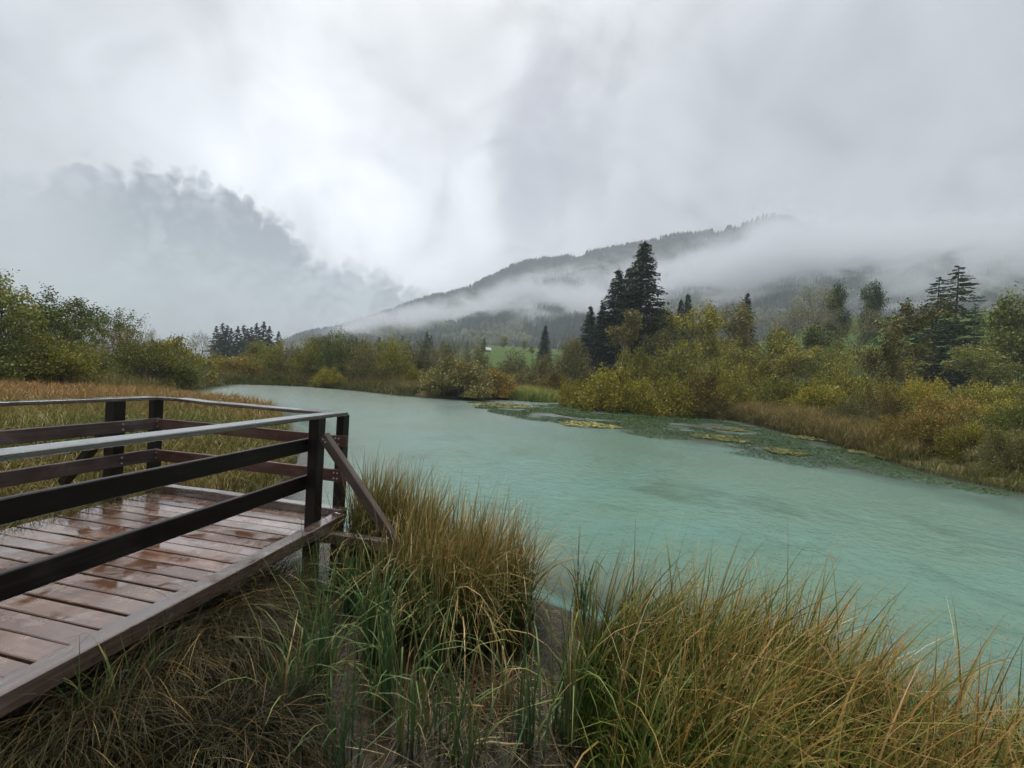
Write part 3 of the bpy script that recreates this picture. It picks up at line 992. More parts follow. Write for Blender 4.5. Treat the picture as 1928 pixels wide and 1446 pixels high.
B2 = wood_material('wet_handrail', (0.030, 0.024, 0.022), (0.075, 0.062, 0.056), (0.13, 0.11, 0.10), axis=0, puddle=True, film0=0.75)
B3 = wood_material('wet_brace_timber', (0.030, 0.022, 0.017), (0.070, 0.052, 0.042), (0.15, 0.12, 0.10), axis=0)
R2 = wood_material('mottled_rail_timber', (0.020, 0.013, 0.013), (0.060, 0.042, 0.038), (0.17, 0.14, 0.125), axis=0)
R3 = wood_material('red_brown_rail_timber', (0.028, 0.013, 0.010), (0.070, 0.034, 0.026), (0.13, 0.085, 0.07), axis=0)
add_bolts(build_deck())


# ------------------------------------------------------------------ grasses
def blades(rng, base, L, Wd, head, lean, bend, seg=6, tone=None, power=1.5, face=None):
    n = len(base)
    s = np.linspace(0, 1, seg + 1)
    th = lean[:, None] + bend[:, None] * s[None] ** power
    kink = (rng.random(n) < .13)[:, None] * (s[None] > rng.uniform(.4, .8, n)[:, None]) * rng.uniform(.7, 2.0, n)[:, None]
    th = th + kink
    st = (L / seg)[:, None]
    dx = np.sin(th) * st; dz = np.cos(th) * st
    hx = np.concatenate([np.zeros((n, 1)), np.cumsum(dx[:, 1:], 1)], 1)
    hz = np.concatenate([np.zeros((n, 1)), np.cumsum(dz[:, 1:], 1)], 1)
    hd = head[:, None] + rng.normal(0, .25, n)[:, None] * s[None]
    px_ = base[:, 0:1] + np.cumsum(np.concatenate([np.zeros((n, 1)), dx[:, 1:] * np.cos(hd[:, 1:])], 1), 1)
    py_ = base[:, 1:2] + np.cumsum(np.concatenate([np.zeros((n, 1)), dx[:, 1:] * np.sin(hd[:, 1:])], 1), 1)
    pz_ = base[:, 2:3] + hz
    fa = head + np.pi / 2 + rng.normal(0, .7, n) if face is None else face
    wv = (Wd[:, None] * np.clip(1.02 - s[None] ** 2.2, 0.06, 1) * np.clip(0.65 + s[None] * 2, 0, 1)) * 0.5
    ox = np.cos(fa)[:, None] * wv; oy = np.sin(fa)[:, None] * wv
    V = np.stack([np.stack([px_ - ox, py_ - oy, pz_], -1), np.stack([px_ + ox, py_ + oy, pz_], -1)], 2)
    V = V.reshape(-1, 3)
    per = (seg + 1) * 2
    i = np.arange(seg) * 2
    q = np.stack([i, i + 1, i + 3, i + 2], -1)
    Q = (q[None] + (np.arange(n) * per)[:, None, None]).reshape(-1, 4)
    tone = rng.uniform(0, 1, n) if tone is None else np.clip(tone, 0, 1)
    return V, Q, np.repeat(tone, per), np.tile(np.repeat(s, 2), n)


def blade_object(name, sets, mat, loc=None):
    Vs, Qs, T, A, k = [], [], [], [], 0
    for V, Q, t, a in sets:
        Vs.append(V); Qs.append(Q + k); T.append(t); A.append(a); k += len(V)
    V = np.concatenate(Vs)
    if loc is not None:
        V = V - np.array(loc)[None]
    me = np_mesh(name, V, np.concatenate(Qs), {'tone': np.concatenate(T), 'along': np.concatenate(A)}, mat, True)
    return obj(name, me, loc=loc or (0, 0, 0))


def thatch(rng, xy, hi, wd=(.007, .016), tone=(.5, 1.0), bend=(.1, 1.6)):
    """dense dead leaves low in a stand, coloured dark to deepen its shade"""
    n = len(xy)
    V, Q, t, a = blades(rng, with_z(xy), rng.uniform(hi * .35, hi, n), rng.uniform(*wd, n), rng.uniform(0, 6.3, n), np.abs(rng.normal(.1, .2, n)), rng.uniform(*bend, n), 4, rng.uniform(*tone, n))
    return V, Q, t, a * .3  # stays in the dark foot colour, shade painted into the leaves


def poly_sample(rng, poly, n):
    P = np.array(poly); lo, hi = P.min(0), P.max(0)
    out = np.zeros((0, 2))
    while len(out) < n:
        q = rng.uniform(lo, hi, (n * 3, 2))
        out = np.vstack([out, q[in_poly(q[:, 0], q[:, 1], poly)]])
    return out[:n]


def with_z(xy, dz=-0.03):
    return np.column_stack([xy, ground_z(xy[:, 0], xy[:, 1]) + dz])


def clear_beam(rng, xy, keep=.12):
    lx, ly = deck_local(xy[:, 0], xy[:, 1])
    inside = (lx > .0) & (lx < 1.0) & (ly > -.75) & (ly < .12)
    return ~inside | (rng.random(len(xy)) < keep)


def build_right_stand():
    rng = np.random.default_rng(11)
    poly = [(0.64, 2.90), (0.74, 3.12), (1.1, 3.05), (1.6, 2.75), (2.1, 2.35), (2.6, 2.0), (3.3, 1.55), (3.6, 0.9), (2.6, 0.75), (1.4, 0.85), (0.80, 1.15), (0.48, 1.75), (0.54, 2.4)]
    # tufted: blades gathered round tuft centres
    cen = poly_sample(rng, poly, 190)
    n = 8200
    k = rng.integers(0, len(cen), n)
    xy = cen[k] + rng.normal(0, .075, (n, 2))
    b = with_z(xy)
    hgt = 0.86 + 0.34 * fbm(xy[:, 0] * 1.6, xy[:, 1] * 1.6, 7) - 0.17 * ((xy[:, 0] - 1.15) / 0.95) ** 2 + rng.normal(0, .10, n)
    L = np.clip(hgt * rng.uniform(.75, 1.22, n), .3, 1.5)
    head = rng.normal(-0.1, 0.8, n)          # wind lays the tips to the right
    stiff = rng.random(n) < .32
    lean = np.abs(rng.normal(0.05, .14, n)); bend = np.where(stiff, rng.uniform(.2, 1.0, n), rng.uniform(1.2, 3.0, n))
    tone = np.clip(rng.beta(1.5, 1.7, n) * .8 + .5 * (fbm(cen[k, 0] * 2, cen[k, 1] * 2, 9) - .42), 0, 1)
    tone = np.where(rng.random(n) < .02, 1.0, tone)
    sets = [blades(rng, b, L, rng.uniform(.005, .014, n), head, lean, bend, 7, tone, 1.7)]
    # broad green leaves low in the stand
    m_ = 1900
    xy = cen[rng.integers(0, len(cen), m_)] + rng.normal(0, .09, (m_, 2))
    sets.append(blades(rng, with_z(xy), rng.uniform(.45, .95, m_), rng.uniform(.007, .013, m_), rng.uniform(0, 6.3, m_), np.abs(rng.normal(.08, .1, m_)), rng.uniform(.1, 1.6, m_), 6, rng.uniform(0, .3, m_), 2.0))
    sets.append(thatch(rng, cen[rng.integers(0, len(cen), 4200)] + rng.normal(0, .09, (4200, 2)), .62))
    # fine flowering stalks with drooping panicles
    m_ = 650
    xy = cen[rng.integers(0, len(cen), m_)] + rng.normal(0, .1, (m_, 2))
    sets.append(blades(rng, with_z(xy), rng.uniform(.9, 1.3, m_), np.full(m_, .0035), rng.normal(0, .6, m_), np.abs(rng.normal(.08, .06, m_)), rng.uniform(.6, 1.5, m_), 8, rng.uniform(.5, .95, m_), 3.0))
    Vs, Qs, Ts, As = sets[-1]
    C = Vs.reshape(m_, 9, 2, 3).mean(2)
    k2 = np.repeat(np.arange(m_), 9); f = 5.2 + rng.uniform(0, 2.7, len(k2)); i0 = f.astype(int); fr_ = (f - i0)[:, None]
    P = C[k2, i0] * (1 - fr_) + C[k2, i0 + 1] * fr_ + rng.normal(0, .004, (len(k2), 3))
    LV, LQ = leaf_quads(rng, P, np.full(len(k2), .017), .16, -.5, C[k2, 8] - C[k2, 5])
    sets.append((LV, LQ, np.repeat(rng.uniform(.55, .95, len(k2)), 4), np.ones(len(LV))))
    o = blade_object('sedge_stand', sets, M['sedge_right'])
    tag(o, 'large stand of rusty tipped sedge at the lower right with wind bent tips', 'sedge', kind='stuff')


def build_center_stand():
    rng = np.random.default_rng(12)
    poly = [(-1.75, 5.1), (-1.2, 4.95), (-0.75, 4.5), (-0.25, 4.15), (0.10, 3.85), (0.20, 3.45), (0.10, 3.18), (-0.2, 3.1), (-0.65, 3.15), (-0.95, 3.45), (-1.25, 3.7), (-1.55, 4.2)]
    cen = poly_sample(rng, poly, 150)
    n = 5000
    k = rng.integers(0, len(cen), n)
    xy = cen[k] + rng.normal(0, .07, (n, 2))
    hgt = 0.80 + 0.28 * fbm(xy[:, 0] * 1.7, xy[:, 1] * 1.7, 8) + rng.normal(0, .1, n)
    L = np.clip(hgt * rng.uniform(.7, 1.2, n), .3, 1.4)
    stiff = rng.random(n) < .55
    bend = np.where(stiff, rng.uniform(.05, .6, n), rng.uniform(.8, 2.9, n))
    tone = np.clip(rng.beta(1.5, 1.5, n) * .85 + .5 * (fbm(cen[k, 0] * 2, cen[k, 1] * 2, 19) - .35), 0, 1)
    ok = clear_beam(rng, xy)
    xy, L, bend, tone = xy[ok], L[ok], bend[ok], tone[ok]; n = len(xy)
    sets = [blades(rng, with_z(xy), L, rng.uniform(.005, .014, n), rng.uniform(-2.2, 2.2, n), np.abs(rng.normal(.06, .16, n)), bend, 7, tone, 1.9)]
    q2 = cen[rng.integers(0, len(cen), 3000)] + rng.normal(0, .08, (3000, 2))
    sets.append(thatch(rng, q2[clear_beam(rng, q2)], .58))
    o = blade_object('sedge_stand', sets, M['sedge_center'])
    tag(o, 'tan and green sedge stand growing round the foot of the platform brace', 'sedge', kind='stuff')


def build_cattails():
    rng = np.random.default_rng(13)
    spots = [((602, 1310), 46, 1.0, 'green cattail clump nearest the platform edge, standing in shallow water', .25),
             ((640, 1432), 20, .75, 'dark green cattail clump low at the left of the muddy pool', .15),
             ((764, 1408), 18, .85, 'thin cattail clump with splayed yellow leaves in the muddy pool', .6),
             ((836, 1396), 15, .95, 'slim upright cattail clump in the middle of the muddy pool', .4),
             ((930, 1345), 26, .5, 'withered brown reed stump in the muddy pool', 1.0),
             ((985, 1410), 22, .95, 'fresh green cattail clump at the right of the muddy pool', .15),
             ((1068, 1395), 28, 1.0, 'mixed brown and green cattail clump next to the rusty sedge', .55),
             ((1088, 1170), 26, .8, 'tall narrow cattail clump in the water gap between both sedge stands', .35),
             ((806, 1262), 44, .85, 'cattail clump with arching yellow green leaves in front of the tan sedge', .45),
             ((915, 1215), 40, .8, 'brown stemmed cattail clump at the edge of the tan sedge', .7),
             ((700, 1240), 50, .9, 'tangled cattail clump left of the arching leaves', .45),
             ((575, 1150), 40, .72, 'dark green cattail clump beside the edge beam over open water', .1),
             ((300, 1350), 34, .62, 'green cattail clump poking out of the dark tussocks below the edge beam', .3),
             ((190, 1440), 36, .70, 'upright straw and green cattail clump near the lower left corner', .5),
             ((540, 1370), 30, .80, 'cattail clump between the dark tussocks and the muddy pool', .45),
             ((720, 1330), 30, .9, 'green cattail clump behind the splayed yellow one', .25),
             ((880, 1440), 24, .7, 'short cattail clump at the bottom of the muddy pool', .5),
             ((660, 1150), 44, .62, 'thick green cattail clump below the outrigger beam', .2)]
    for (p, n, hgt, label, tn) in spots:
        n = int(n * 1.3)
        q = on_z(*p, -0.06)
        xy = np.column_stack([q.x + rng.normal(0, .045, n), q.y + rng.normal(0, .045, n)])
        L = hgt * rng.uniform(.55, 1.2, n)
        arch = rng.random(n) < .38
        bend = np.where(arch, rng.uniform(1.1, 2.4, n), rng.uniform(0, .5, n))
        sets = [blades(rng, with_z(xy, -.02), L, rng.uniform(.008, .016, n), rng.uniform(0, 6.3, n), np.abs(rng.normal(.07, .09, n)), bend, 8, np.clip(rng.normal(tn, .25, n), 0, 1), 2.2)]
        o = blade_object('cattail_clump', sets, M['cattail'], (q.x, q.y, -0.06))
        tag(o, label, 'cattails', 'cattail clumps in the shallow water')


def build_tussocks():
    rng = np.random.default_rng(14)

    def tussock(q, z, n, L0, head0, spread, label, seed_tone=.5, rad=.13, bend=(1.4, 2.9)):
        xy = np.column_stack([q[0] + rng.normal(0, rad, n), q[1] + rng.normal(0, rad, n)])
        base = np.column_stack([xy, np.full(n, z) - rng.uniform(0, .1, n)])
        L = L0 * rng.uniform(.6, 1.2, n)
        head = rng.normal(head0, spread, n)
        tone = np.clip(rng.beta(1.3, 2.6, n), 0, 1)
        tone = np.where(rng.random(n) < .05, rng.uniform(.9, 1.0, n), tone)
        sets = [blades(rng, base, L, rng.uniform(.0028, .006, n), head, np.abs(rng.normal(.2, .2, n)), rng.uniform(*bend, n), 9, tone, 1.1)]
        # the dead thatch that carries it, toned dark for the shade inside
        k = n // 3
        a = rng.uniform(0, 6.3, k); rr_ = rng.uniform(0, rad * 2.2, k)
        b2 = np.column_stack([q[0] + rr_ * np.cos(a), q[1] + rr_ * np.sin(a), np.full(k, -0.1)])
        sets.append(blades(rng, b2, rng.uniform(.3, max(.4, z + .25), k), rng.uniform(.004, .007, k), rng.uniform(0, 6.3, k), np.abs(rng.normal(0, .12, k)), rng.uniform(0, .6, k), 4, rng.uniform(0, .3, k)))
        o = blade_object('grass_tussock', sets, M['tussock'], (float(q[0]), float(q[1]), -0.1))
        tag(o, label, 'grass tussock', 'grass tussocks along the platform edge')

    def wp(px, py, z):
        v = on_z(px, py, z); return (v.x, v.y)
    tussock(wp(400, 1215, .12), .12, 1700, .74, -0.55, .8, 'big dark tussock of drooping grass under the middle of the edge beam')
    tussock(wp(250, 1320, .08), .08, 1400, .68, -0.8, .9, 'dark brown drooping tussock left of the big one, close to the edge beam')
    tussock(wp(100, 1425, .08), .08, 1200, .62, -0.9, 1.1, 'shadowy grass tussock in the lower left corner under the edge beam')
    tussock(wp(360, 1440, .0), .0, 800, .55, -0.4, 1.3, 'low dark grass tussock at the bottom edge below the big one')
    tussock(wp(480, 1130, .06), .06, 1000, .64, -0.3, 1.0, 'green tinged tussock arching over the water beside the platform leg', bend=(1.0, 2.1))
    tussock(wp(480, 1400, .05), .05, 500, .6, 0.2, 1.4, 'sparse brown tussock between the big tussock and the muddy pool')


def build_meadow():
    rng = np.random.default_rng(15)
    n = 150000
    r = rng.uniform(3.2, 27, n) ; az = np.radians(rng.uniform(-66, -17, n))
    x, y = r * np.sin(az), r * np.cos(az)
    gz = ground_z(x, y)
    lx, ly = deck_local(x, y)
    ok = (gz > 0.0) & ~((lx > -2.33) & (lx < .4) & (ly < .3) & (ly > -6.5))
    edge = (lx > -2.6) & (lx < -1.9) & (ly < .25)
    ok &= fbm(x * .9, y * .9, 41) > .22
    x, y, gz, r = x[ok][:52000], y[ok][:52000], gz[ok][:52000], r[ok][:52000]
    n = len(x)
    g = fbm(x * .35, y * .35, 43)
    L = (0.34 + .35 * g) * rng.uniform(.6, 1.25, n)
    tone = np.clip(-.08 + .95 * fbm(x * .22 + 4, y * .3, 47) + rng.normal(0, .2, n) + .30 * np.clip((r - 14) / 4, 0, 1) - .35 * ((r > 8) & (r < 12.5) & (x < -6.5)), 0, 1)
    sets = [blades(rng, np.column_stack([x, y, gz - .02]), L, np.clip(r * .0014, .006, .026), rng.uniform(0, 6.3, n), np.abs(rng.normal(.12, .12, n)), rng.uniform(.1, 1.8, n), 4, tone)]
    # strip growing over the left edge of the deck
    k = 1700
    ly = rng.uniform(-4.5, .3, k); lx = -2.33 + rng.normal(0, .07, k)
    X = DECK_O.x + lx * D2[0] + ly * D1[0]; Y = DECK_O.y + lx * D2[1] + ly * D1[1]
    sets.append(blades(rng, np.column_stack([X, Y, np.full(k, .27)]), rng.uniform(.15, .42, k), rng.uniform(.004, .007, k), rng.normal(-.2, 1.0, k), np.abs(rng.normal(.25, .2, k)), rng.uniform(.4, 1.7, k), 4, rng.uniform(0, .5, k)))
    o = blade_object('meadow_grass', sets, M['meadow'])
    tag(o, 'brown and green wet meadow grass behind the platform', 'grass', kind='stuff')


def shore_points(rng, p0, p1, n, off0, off1):
    """random points along the far bank between two photograph columns, at an offset inland"""
    S_ = np.array(FAR_SHORE)
    PXS = np.array([205, 300, 388, 420, 500, 600, 700, 770, 860, 960, 1010, 1080, 1130, 1200, 1290, 1350, 1420, 1480, 1560, 1650, 1740, 1830, 1928], float)
    c = rng.uniform(p0, p1, n)
    x = np.interp(c, PXS, S_[:, 0]); y = np.interp(c, PXS, S_[:, 1])
    x2 = np.interp(c + 8, PXS, S_[:, 0]); y2 = np.interp(c + 8, PXS, S_[:, 1])
    tx, ty = x2 - x, y2 - y
    l = np.hypot(tx, ty) + 1e-6
    nx, ny = -ty / l, tx / l
    o = rng.uniform(off0, off1, n)
    return np.column_stack([x + nx * o, y + ny * o])


def build_banks():
    rng = np.random.default_rng(16)

    def bank(name, label, cat, mat, specs):
        sets = []
        for p0, p1, n, o0, o1, h0, h1, w, t0, t1 in specs:
            xy = shore_points(rng, p0, p1, n, o0, o1)
            k = fbm(xy[:, 0] * .7, xy[:, 1] * .7, 51)
            L = rng.uniform(h0, h1, n) * (.6 + .8 * k)
            sets.append(blades(rng, with_z(xy, -.02), L, rng.uniform(.6, 1.3, n) * w, rng.uniform(0, 6.3, n), np.abs(rng.normal(.1, .1, n)), rng.uniform(.1, 1.5, n), 4, np.clip(rng.uniform(t0, t1, n) + (k - .5) * .7, 0, 1)))
        o = blade_object(name, sets, mat)
        tag(o, label, cat, kind='stuff')
    bank('reed_bank', 'brownish reed fringe along the far shore of the lake', 'reeds', M['reed_bank'],
         [(385, 780, 7500, -.5, 4.5, .7, 1.25, .03, .1, .8), (385, 780, 2500, -.8, .3, .5, .9, .03, 0, .25), (940, 1090, 3000, 2.5, 7, .7, 1.1, .03, .4, 1.0), (190, 390, 1500, -.4, 1.5, .5, .9, .025, .1, .7)])
    bank('reed_bank', 'rusty reed fringe along the right shore below the bushes', 'reeds', M['reed_bank'],
         [(1335, 1480, 4200, -.3, 2.2, .9, 1.4, .024, .35, 1.0), (1460, 1640, 4600, -.3, 1.8, .7, 1.15, .018, .2, .95), (1630, 1700, 900, -.3, .8, .5, .9, .016, .2, .9), (1690, 1928, 700, -.35, .2, .3, .6, .012, .0, .35), (1080, 1340, 1500, -.3, .8, .4, .9, .025, 0, .6)])
    bank('sedge_bank', 'bright green sedge patch on the far shore between two bushes', 'sedge', M['fresh_sedge'], [(962, 1085, 2600, -.6, 2.6, .8, 1.25, .028, 0, 1)])


def build_litter():
    rng = np.random.default_rng(18)
    n = 620
    poly = [W2(640, 1446), W2(1080, 1446), W2(1050, 1290), W2(900, 1240), W2(760, 1300)]
    poly = [(p[0], p[1]) for p in poly] + [(-.6, 1.6)]
    xy = poly_sample(rng, poly, n)
    b = with_z(xy, .04)
    b[:, 2] = np.maximum(b[:, 2], -.03)
    sets = [blades(rng, b, rng.uniform(.08, .42, n), rng.uniform(.002, .006, n), rng.uniform(0, 6.3, n), rng.uniform(1.2, 1.6, n), rng.uniform(-.2, .3, n), 3, rng.uniform(0, 1, n))]
    m_ = 110
    xy = poly_sample(rng, poly, m_)
    sets.append(blades(rng, with_z(xy), rng.uniform(.1, .4, m_), rng.uniform(.004, .007, m_), rng.uniform(0, 6.3, m_), np.abs(rng.normal(.3, .3, m_)), rng.uniform(-.2, .5, m_), 3, rng.uniform(.2, 1, m_)))
    o = blade_object('reed_litter', sets, M['straw'])
    tag(o, 'broken straw and dead reed pieces lying in the muddy shallow pool', 'litter', kind='stuff')
    # a snapped pale stem lying on the mud
    q = on_z(925, 1408, 0.0)
    V, Q = join_parts([tube([(-.11, .0, .012), (0.0, .012, .02), (.09, .012, .014), (.17, .03, .006)], [.006, .0065, .006, .004], 6),
                       tube([(-.10, .01, .02), (-.02, .03, .028), (.05, .05, .016)], [.004, .0045, .003], 6)])
    me = np_mesh('broken_reed', V, Q, {'tone': np.full(len(V), .85), 'along': np.full(len(V), .9)}, M['straw'], True)
    tag(obj('broken_reed', me, loc=(q.x, q.y, 0.0)), 'pale snapped reed stem lying flat on the muddy pool', 'reed stem')


def build_weeds():
    rng = np.random.default_rng(19)
    poly = [W2(*p) for p in WEED_PX]
    xy = poly_sample(rng, poly, 70000)
    k = fbm(xy[:, 0] * .55, xy[:, 1] * .55, 61, 5)
    d = poly_dist(xy[:, 0], xy[:, 1], poly)
    keep = (k + .12 * np.clip(d, 0, 1.5) - .14 > rng.uniform(.40, .48, len(xy)))
    xy = xy[keep]; n = len(xy)
    r = np.hypot(xy[:, 0], xy[:, 1])
    P = np.column_stack([xy, rng.uniform(.002, .03, n)])
    V, Q = leaf_quads(rng, P, np.clip(r * .0062, .05, .16), .5)
    c = np.repeat(P, 4, 0)
    V[:, 2] = c[:, 2] + (V[:, 2] - c[:, 2]) * .16
    V[:, 2] = np.maximum(V[:, 2], .001)
    tone = np.clip(rng.normal(.35, .2, n) + .3 * (fbm(xy[:, 0] * .3, xy[:, 1] * .3, 63) - .5), 0, 1)
    me = np_mesh('water_weed', V, Q, {'tone': np.repeat(tone, 4)}, leaf_material('weed_leaf', [(0, (.012, .022, .009)), (.5, (.034, .068, .014)), (.85, (.070, .115, .024)), (1, (.13, .165, .045))], .6, .1, 0, .06))
    tag(obj('water_weed', me), 'dark green water weed floating along the right shore', 'water weed', kind='stuff')
    mat = leaf_material('algae_mat', [(0, (.045, .055, .016)), (.4, (.095, .10, .030)), (.75, (.17, .165, .05)), (1, (.26, .24, .09))], .5, .1, .55, .08)
    mats = [(893, 1003, 759, 770, 'long pale green weed mat lying off the bright sedge patch'),
            (1050, 1162, 793, 808, 'yellow weed mat in mid water, left of the other mats'),
            (1308, 1408, 819, 833, 'bright yellow weed mat nearest the open turquoise water'),
            (1345, 1402, 806, 813, 'small yellow weed mat behind the bright one'),
            (1485, 1552, 822, 830, 'thin pale weed mat close to the rusty reed fringe'),
            (1610, 1705, 850, 864, 'narrow olive weed mat under the right bank reeds'),
            (1440, 1520, 846, 858, 'ragged yellow green weed mat among the dark water weed')]
    for x0, x1, y0, y1, label in mats:
        a = on_z(x0, (y0 + y1) / 2); b = on_z(x1, (y0 + y1) / 2); c1 = on_z((x0 + x1) / 2, y0); c2 = on_z((x0 + x1) / 2, y1)
        c = (a + b) / 2
        hx = (b - a).length / 2; ux = (b - a).normalized(); hy = (c1 - c2).length / 2; uy = Vector((-ux.y, ux.x, 0))
        n = 2400
        t_ = rng.uniform(0, 6.283, n); rad = np.sqrt(rng.uniform(0, 1, n))
        u, v = rad * np.cos(t_), rad * np.sin(t_)
        q = fbm(u * 3 + x0, v * 3, 71)
        kp = (rad < .55 + .7 * (q - .2)) & (rng.random(n) < 1.5 - rad)
        u, v = u[kp], v[kp]
        X = ux.x * u * hx + uy.x * v * hy; Y = ux.y * u * hx + uy.y * v * hy
        P = np.column_stack([X, Y, rng.uniform(.01, .05, len(X))])
        V, Q = leaf_quads(rng, P, np.full(len(X), max(.16, hx * .14)), .7)
        cz = np.repeat(P[:, 2], 4)
        V[:, 2] = np.maximum(cz + (V[:, 2] - cz) * .14, .003)
        me = np_mesh('weed_mat', V, Q, {'tone': np.repeat(np.clip(rng.normal(.5, .22, len(X)), 0, 1), 4)}, mat)
        tag(obj('weed_mat', me, loc=(c.x, c.y, 0)), label, 'weed mat', 'weed mats floating by the right shore')


build_right_stand()
build_center_stand()
build_cattails()
build_tussocks()
build_meadow()
build_banks()
build_litter()
build_weeds()


# ------------------------------------------------------------------ bushes and trees
def copy_tree(o):
    c = o.copy(); COL.objects.link(c)
    for ch in o.children:
        d = ch.copy(); COL.objects.link(d); d.parent = c
    return c


def bush_meshes(seed, n_stems, per, leaf, lumps=.22, upright=.5, start=.3, off=.05, spiky=.0):
    """unit bush: radius 1, height 1"""
    rng = np.random.default_rng(seed)
    # the crown is a heap of rounded lobes
    K = int(11 + lumps * 16)
    ka = np.arange(K) * 2.399 + rng.normal(0, .3, K)
    kc = np.clip((np.arange(K) + .4) / K + rng.normal(0, .05, K), .02, .98)
    kr = rng.uniform(.22, .40, K) * (1 + lumps * .3)
    ks = np.sqrt(1 - kc ** 2)
    kd = (1.0 - kr) * rng.uniform(.88, 1.12, K)
    kcen = np.stack([ks * np.cos(ka) * kd, ks * np.sin(ka) * kd, kc * kd * .98], -1)
    lob = rng.integers(0, K, n_stems)
    dv = rng.normal(size=(n_stems, 3)) + kcen[lob] * 1.3 + [0, 0, .35]
    dv /= np.linalg.norm(dv, axis=1)[:, None]
    tip = kcen[lob] + dv * kr[lob][:, None] * rng.uniform(.55, 1.0, n_stems)[:, None] ** .5
    tip[:, 2] = np.clip(tip[:, 2], .03, None)
    tip[:, 2] *= 1 + spiky * rng.random(n_stems) * np.clip(tip[:, 2], 0, 1)
    az = np.arctan2(tip[:, 1], tip[:, 0]); sz = np.clip(np.hypot(tip[:, 0], tip[:, 1]), 0, 1)
    base = np.stack([np.cos(az) * .28 * sz, np.sin(az) * .28 * sz, np.zeros(n_stems) - .02], -1) + rng.normal(0, .06, (n_stems, 3)) * [1, 1, 0]
    mid = base * (1 - .45) + tip * .45
    mid[:, 2] = np.maximum(mid[:, 2], base[:, 2] + upright * (tip[:, 2] - base[:, 2]) + .06)
    t = np.linspace(0, 1, 5)[None, :, None]
    C = (1 - t) ** 2 * base[:, None] + 2 * t * (1 - t) * mid[:, None] + t ** 2 * tip[:, None]
    ex = np.where(rng.random(n_stems) < .3, rng.uniform(1.02, 1.2, n_stems), 1.0)[:, None, None]
    C2 = C * (1 + (ex - 1) * np.linspace(0, 1, 5)[None, :, None] ** 2)
    st = [tube(C2[i], np.linspace(.008, .0015, 5), 3) for i in range(n_stems)]
    SV, SQ = join_parts(st)
    n = n_stems * per
    k = np.repeat(np.arange(n_stems), per)
    tt = (start + (1 - start) * rng.uniform(0, 1, n) ** .6)[:, None]
    P = (1 - tt) ** 2 * base[k] + 2 * tt * (1 - tt) * mid[k] + tt ** 2 * tip[k]
    P = P + rng.normal(0, off, (n, 3)) * (0.6 + .6 * tt)
    P[:, 2] = np.maximum(P[:, 2], .015)
    ax = tip[k] - mid[k]; ax /= np.linalg.norm(ax, axis=1)[:, None] + 1e-6
    LV, LQ = leaf_quads(rng, P, np.full(n, leaf), .7, .15, ax * .8)
    tone = np.clip(.40 + rng.normal(0, .15, n) + .18 * (rng.random(n_stems)[k] - .5) * 2 + .22 * (rng.random(K)[lob][k] - .5), 0, 1)
    return (SV, SQ), (LV, LQ, np.repeat(tone, 4))


def grow_tree(seed, levels=4, h=1.0, trunk_r=.018, spread=.55, kids=(5, 4, 3), up=.35, leaf_n=3000, leaf=.02, start=.3, crown=1.0, forked=False, off=.03):
    """unit tree of height 1: trunk with limbs, twigs with leaves"""
    rng = np.random.default_rng(seed)
    tubes, tips = [], []

    def limb(p, d, L, r, lev):
        n = 5 if lev < 2 else 4
        pts = [np.array(p, float)]
        dd = np.array(d, float)
        for i in range(n - 1):
            dd = dd + rng.normal(0, .10 if lev == 0 else .20, 3) + np.array([0, 0, up * (.12 if lev else .02)])
            dd /= np.linalg.norm(dd)
            pts.append(pts[-1] + dd * L / (n - 1))
        pts = np.array(pts)
        tubes.append(tube(pts, np.linspace(r, r * (.35 if lev else .3), n), 6 if lev == 0 else (4 if lev == 1 else 3)))
        if lev >= levels - 2:
            for q in np.linspace(.3, 1, 6):
                f = q * (n - 1); i = min(int(f), n - 2)
                tips.append(pts[i] + (pts[i + 1] - pts[i]) * (f - i))
        if lev < levels - 1:
            nk = kids[min(lev, len(kids) - 1)]
            for j in range(nk):
                s = (start if lev == 0 else .25) + (1 - (start if lev == 0 else .25)) * (j + rng.uniform(.1, .9)) / nk
                f = min(s, .98) * (n - 1); i = int(f)
                q = pts[i] + (pts[i + 1] - pts[i]) * (f - i)
                a = rng.uniform(0, 6.3)
                ax = pts[i + 1] - pts[i]; ax /= np.linalg.norm(ax)
                u = np.cross(ax, [0.3, .5, .8]); u /= np.linalg.norm(u); v = np.cross(ax, u)
                sp = spread * rng.uniform(.7, 1.3)
                nd = ax * math.cos(sp) + (u * math.cos(a) + v * math.sin(a)) * math.sin(sp)
                kl = L * (rng.uniform(.36, .58) * crown if lev == 0 else rng.uniform(.45, .7)) * (1.15 - .45 * s if lev == 0 else 1)
                limb(q, nd, kl, r * (.42 if lev == 0 else .5), lev + 1)
    limb((0, 0, -.01), (0.02, 0, 1), .93 if not forked else .62, trunk_r, 0)
    TV, TQ = join_parts(tubes)
    tips = np.array(tips)
    k = rng.integers(0, len(tips), leaf_n)
    P = tips[k] + rng.normal(0, off, (leaf_n, 3))
    LV, LQ = leaf_quads(rng, P, np.full(leaf_n, leaf), .6, -.1)
    zn = tips[k][:, 2]
    tone = np.clip(.45 + rng.normal(0, .2, leaf_n) + .25 * (rng.random(len(tips))[k] - .5), 0, 1)
    s = 1 / max(np.percentile(LV[:, 2], 99.7), .2)
    return (TV * s, TQ), (LV * s, LQ, np.repeat(tone, 4))


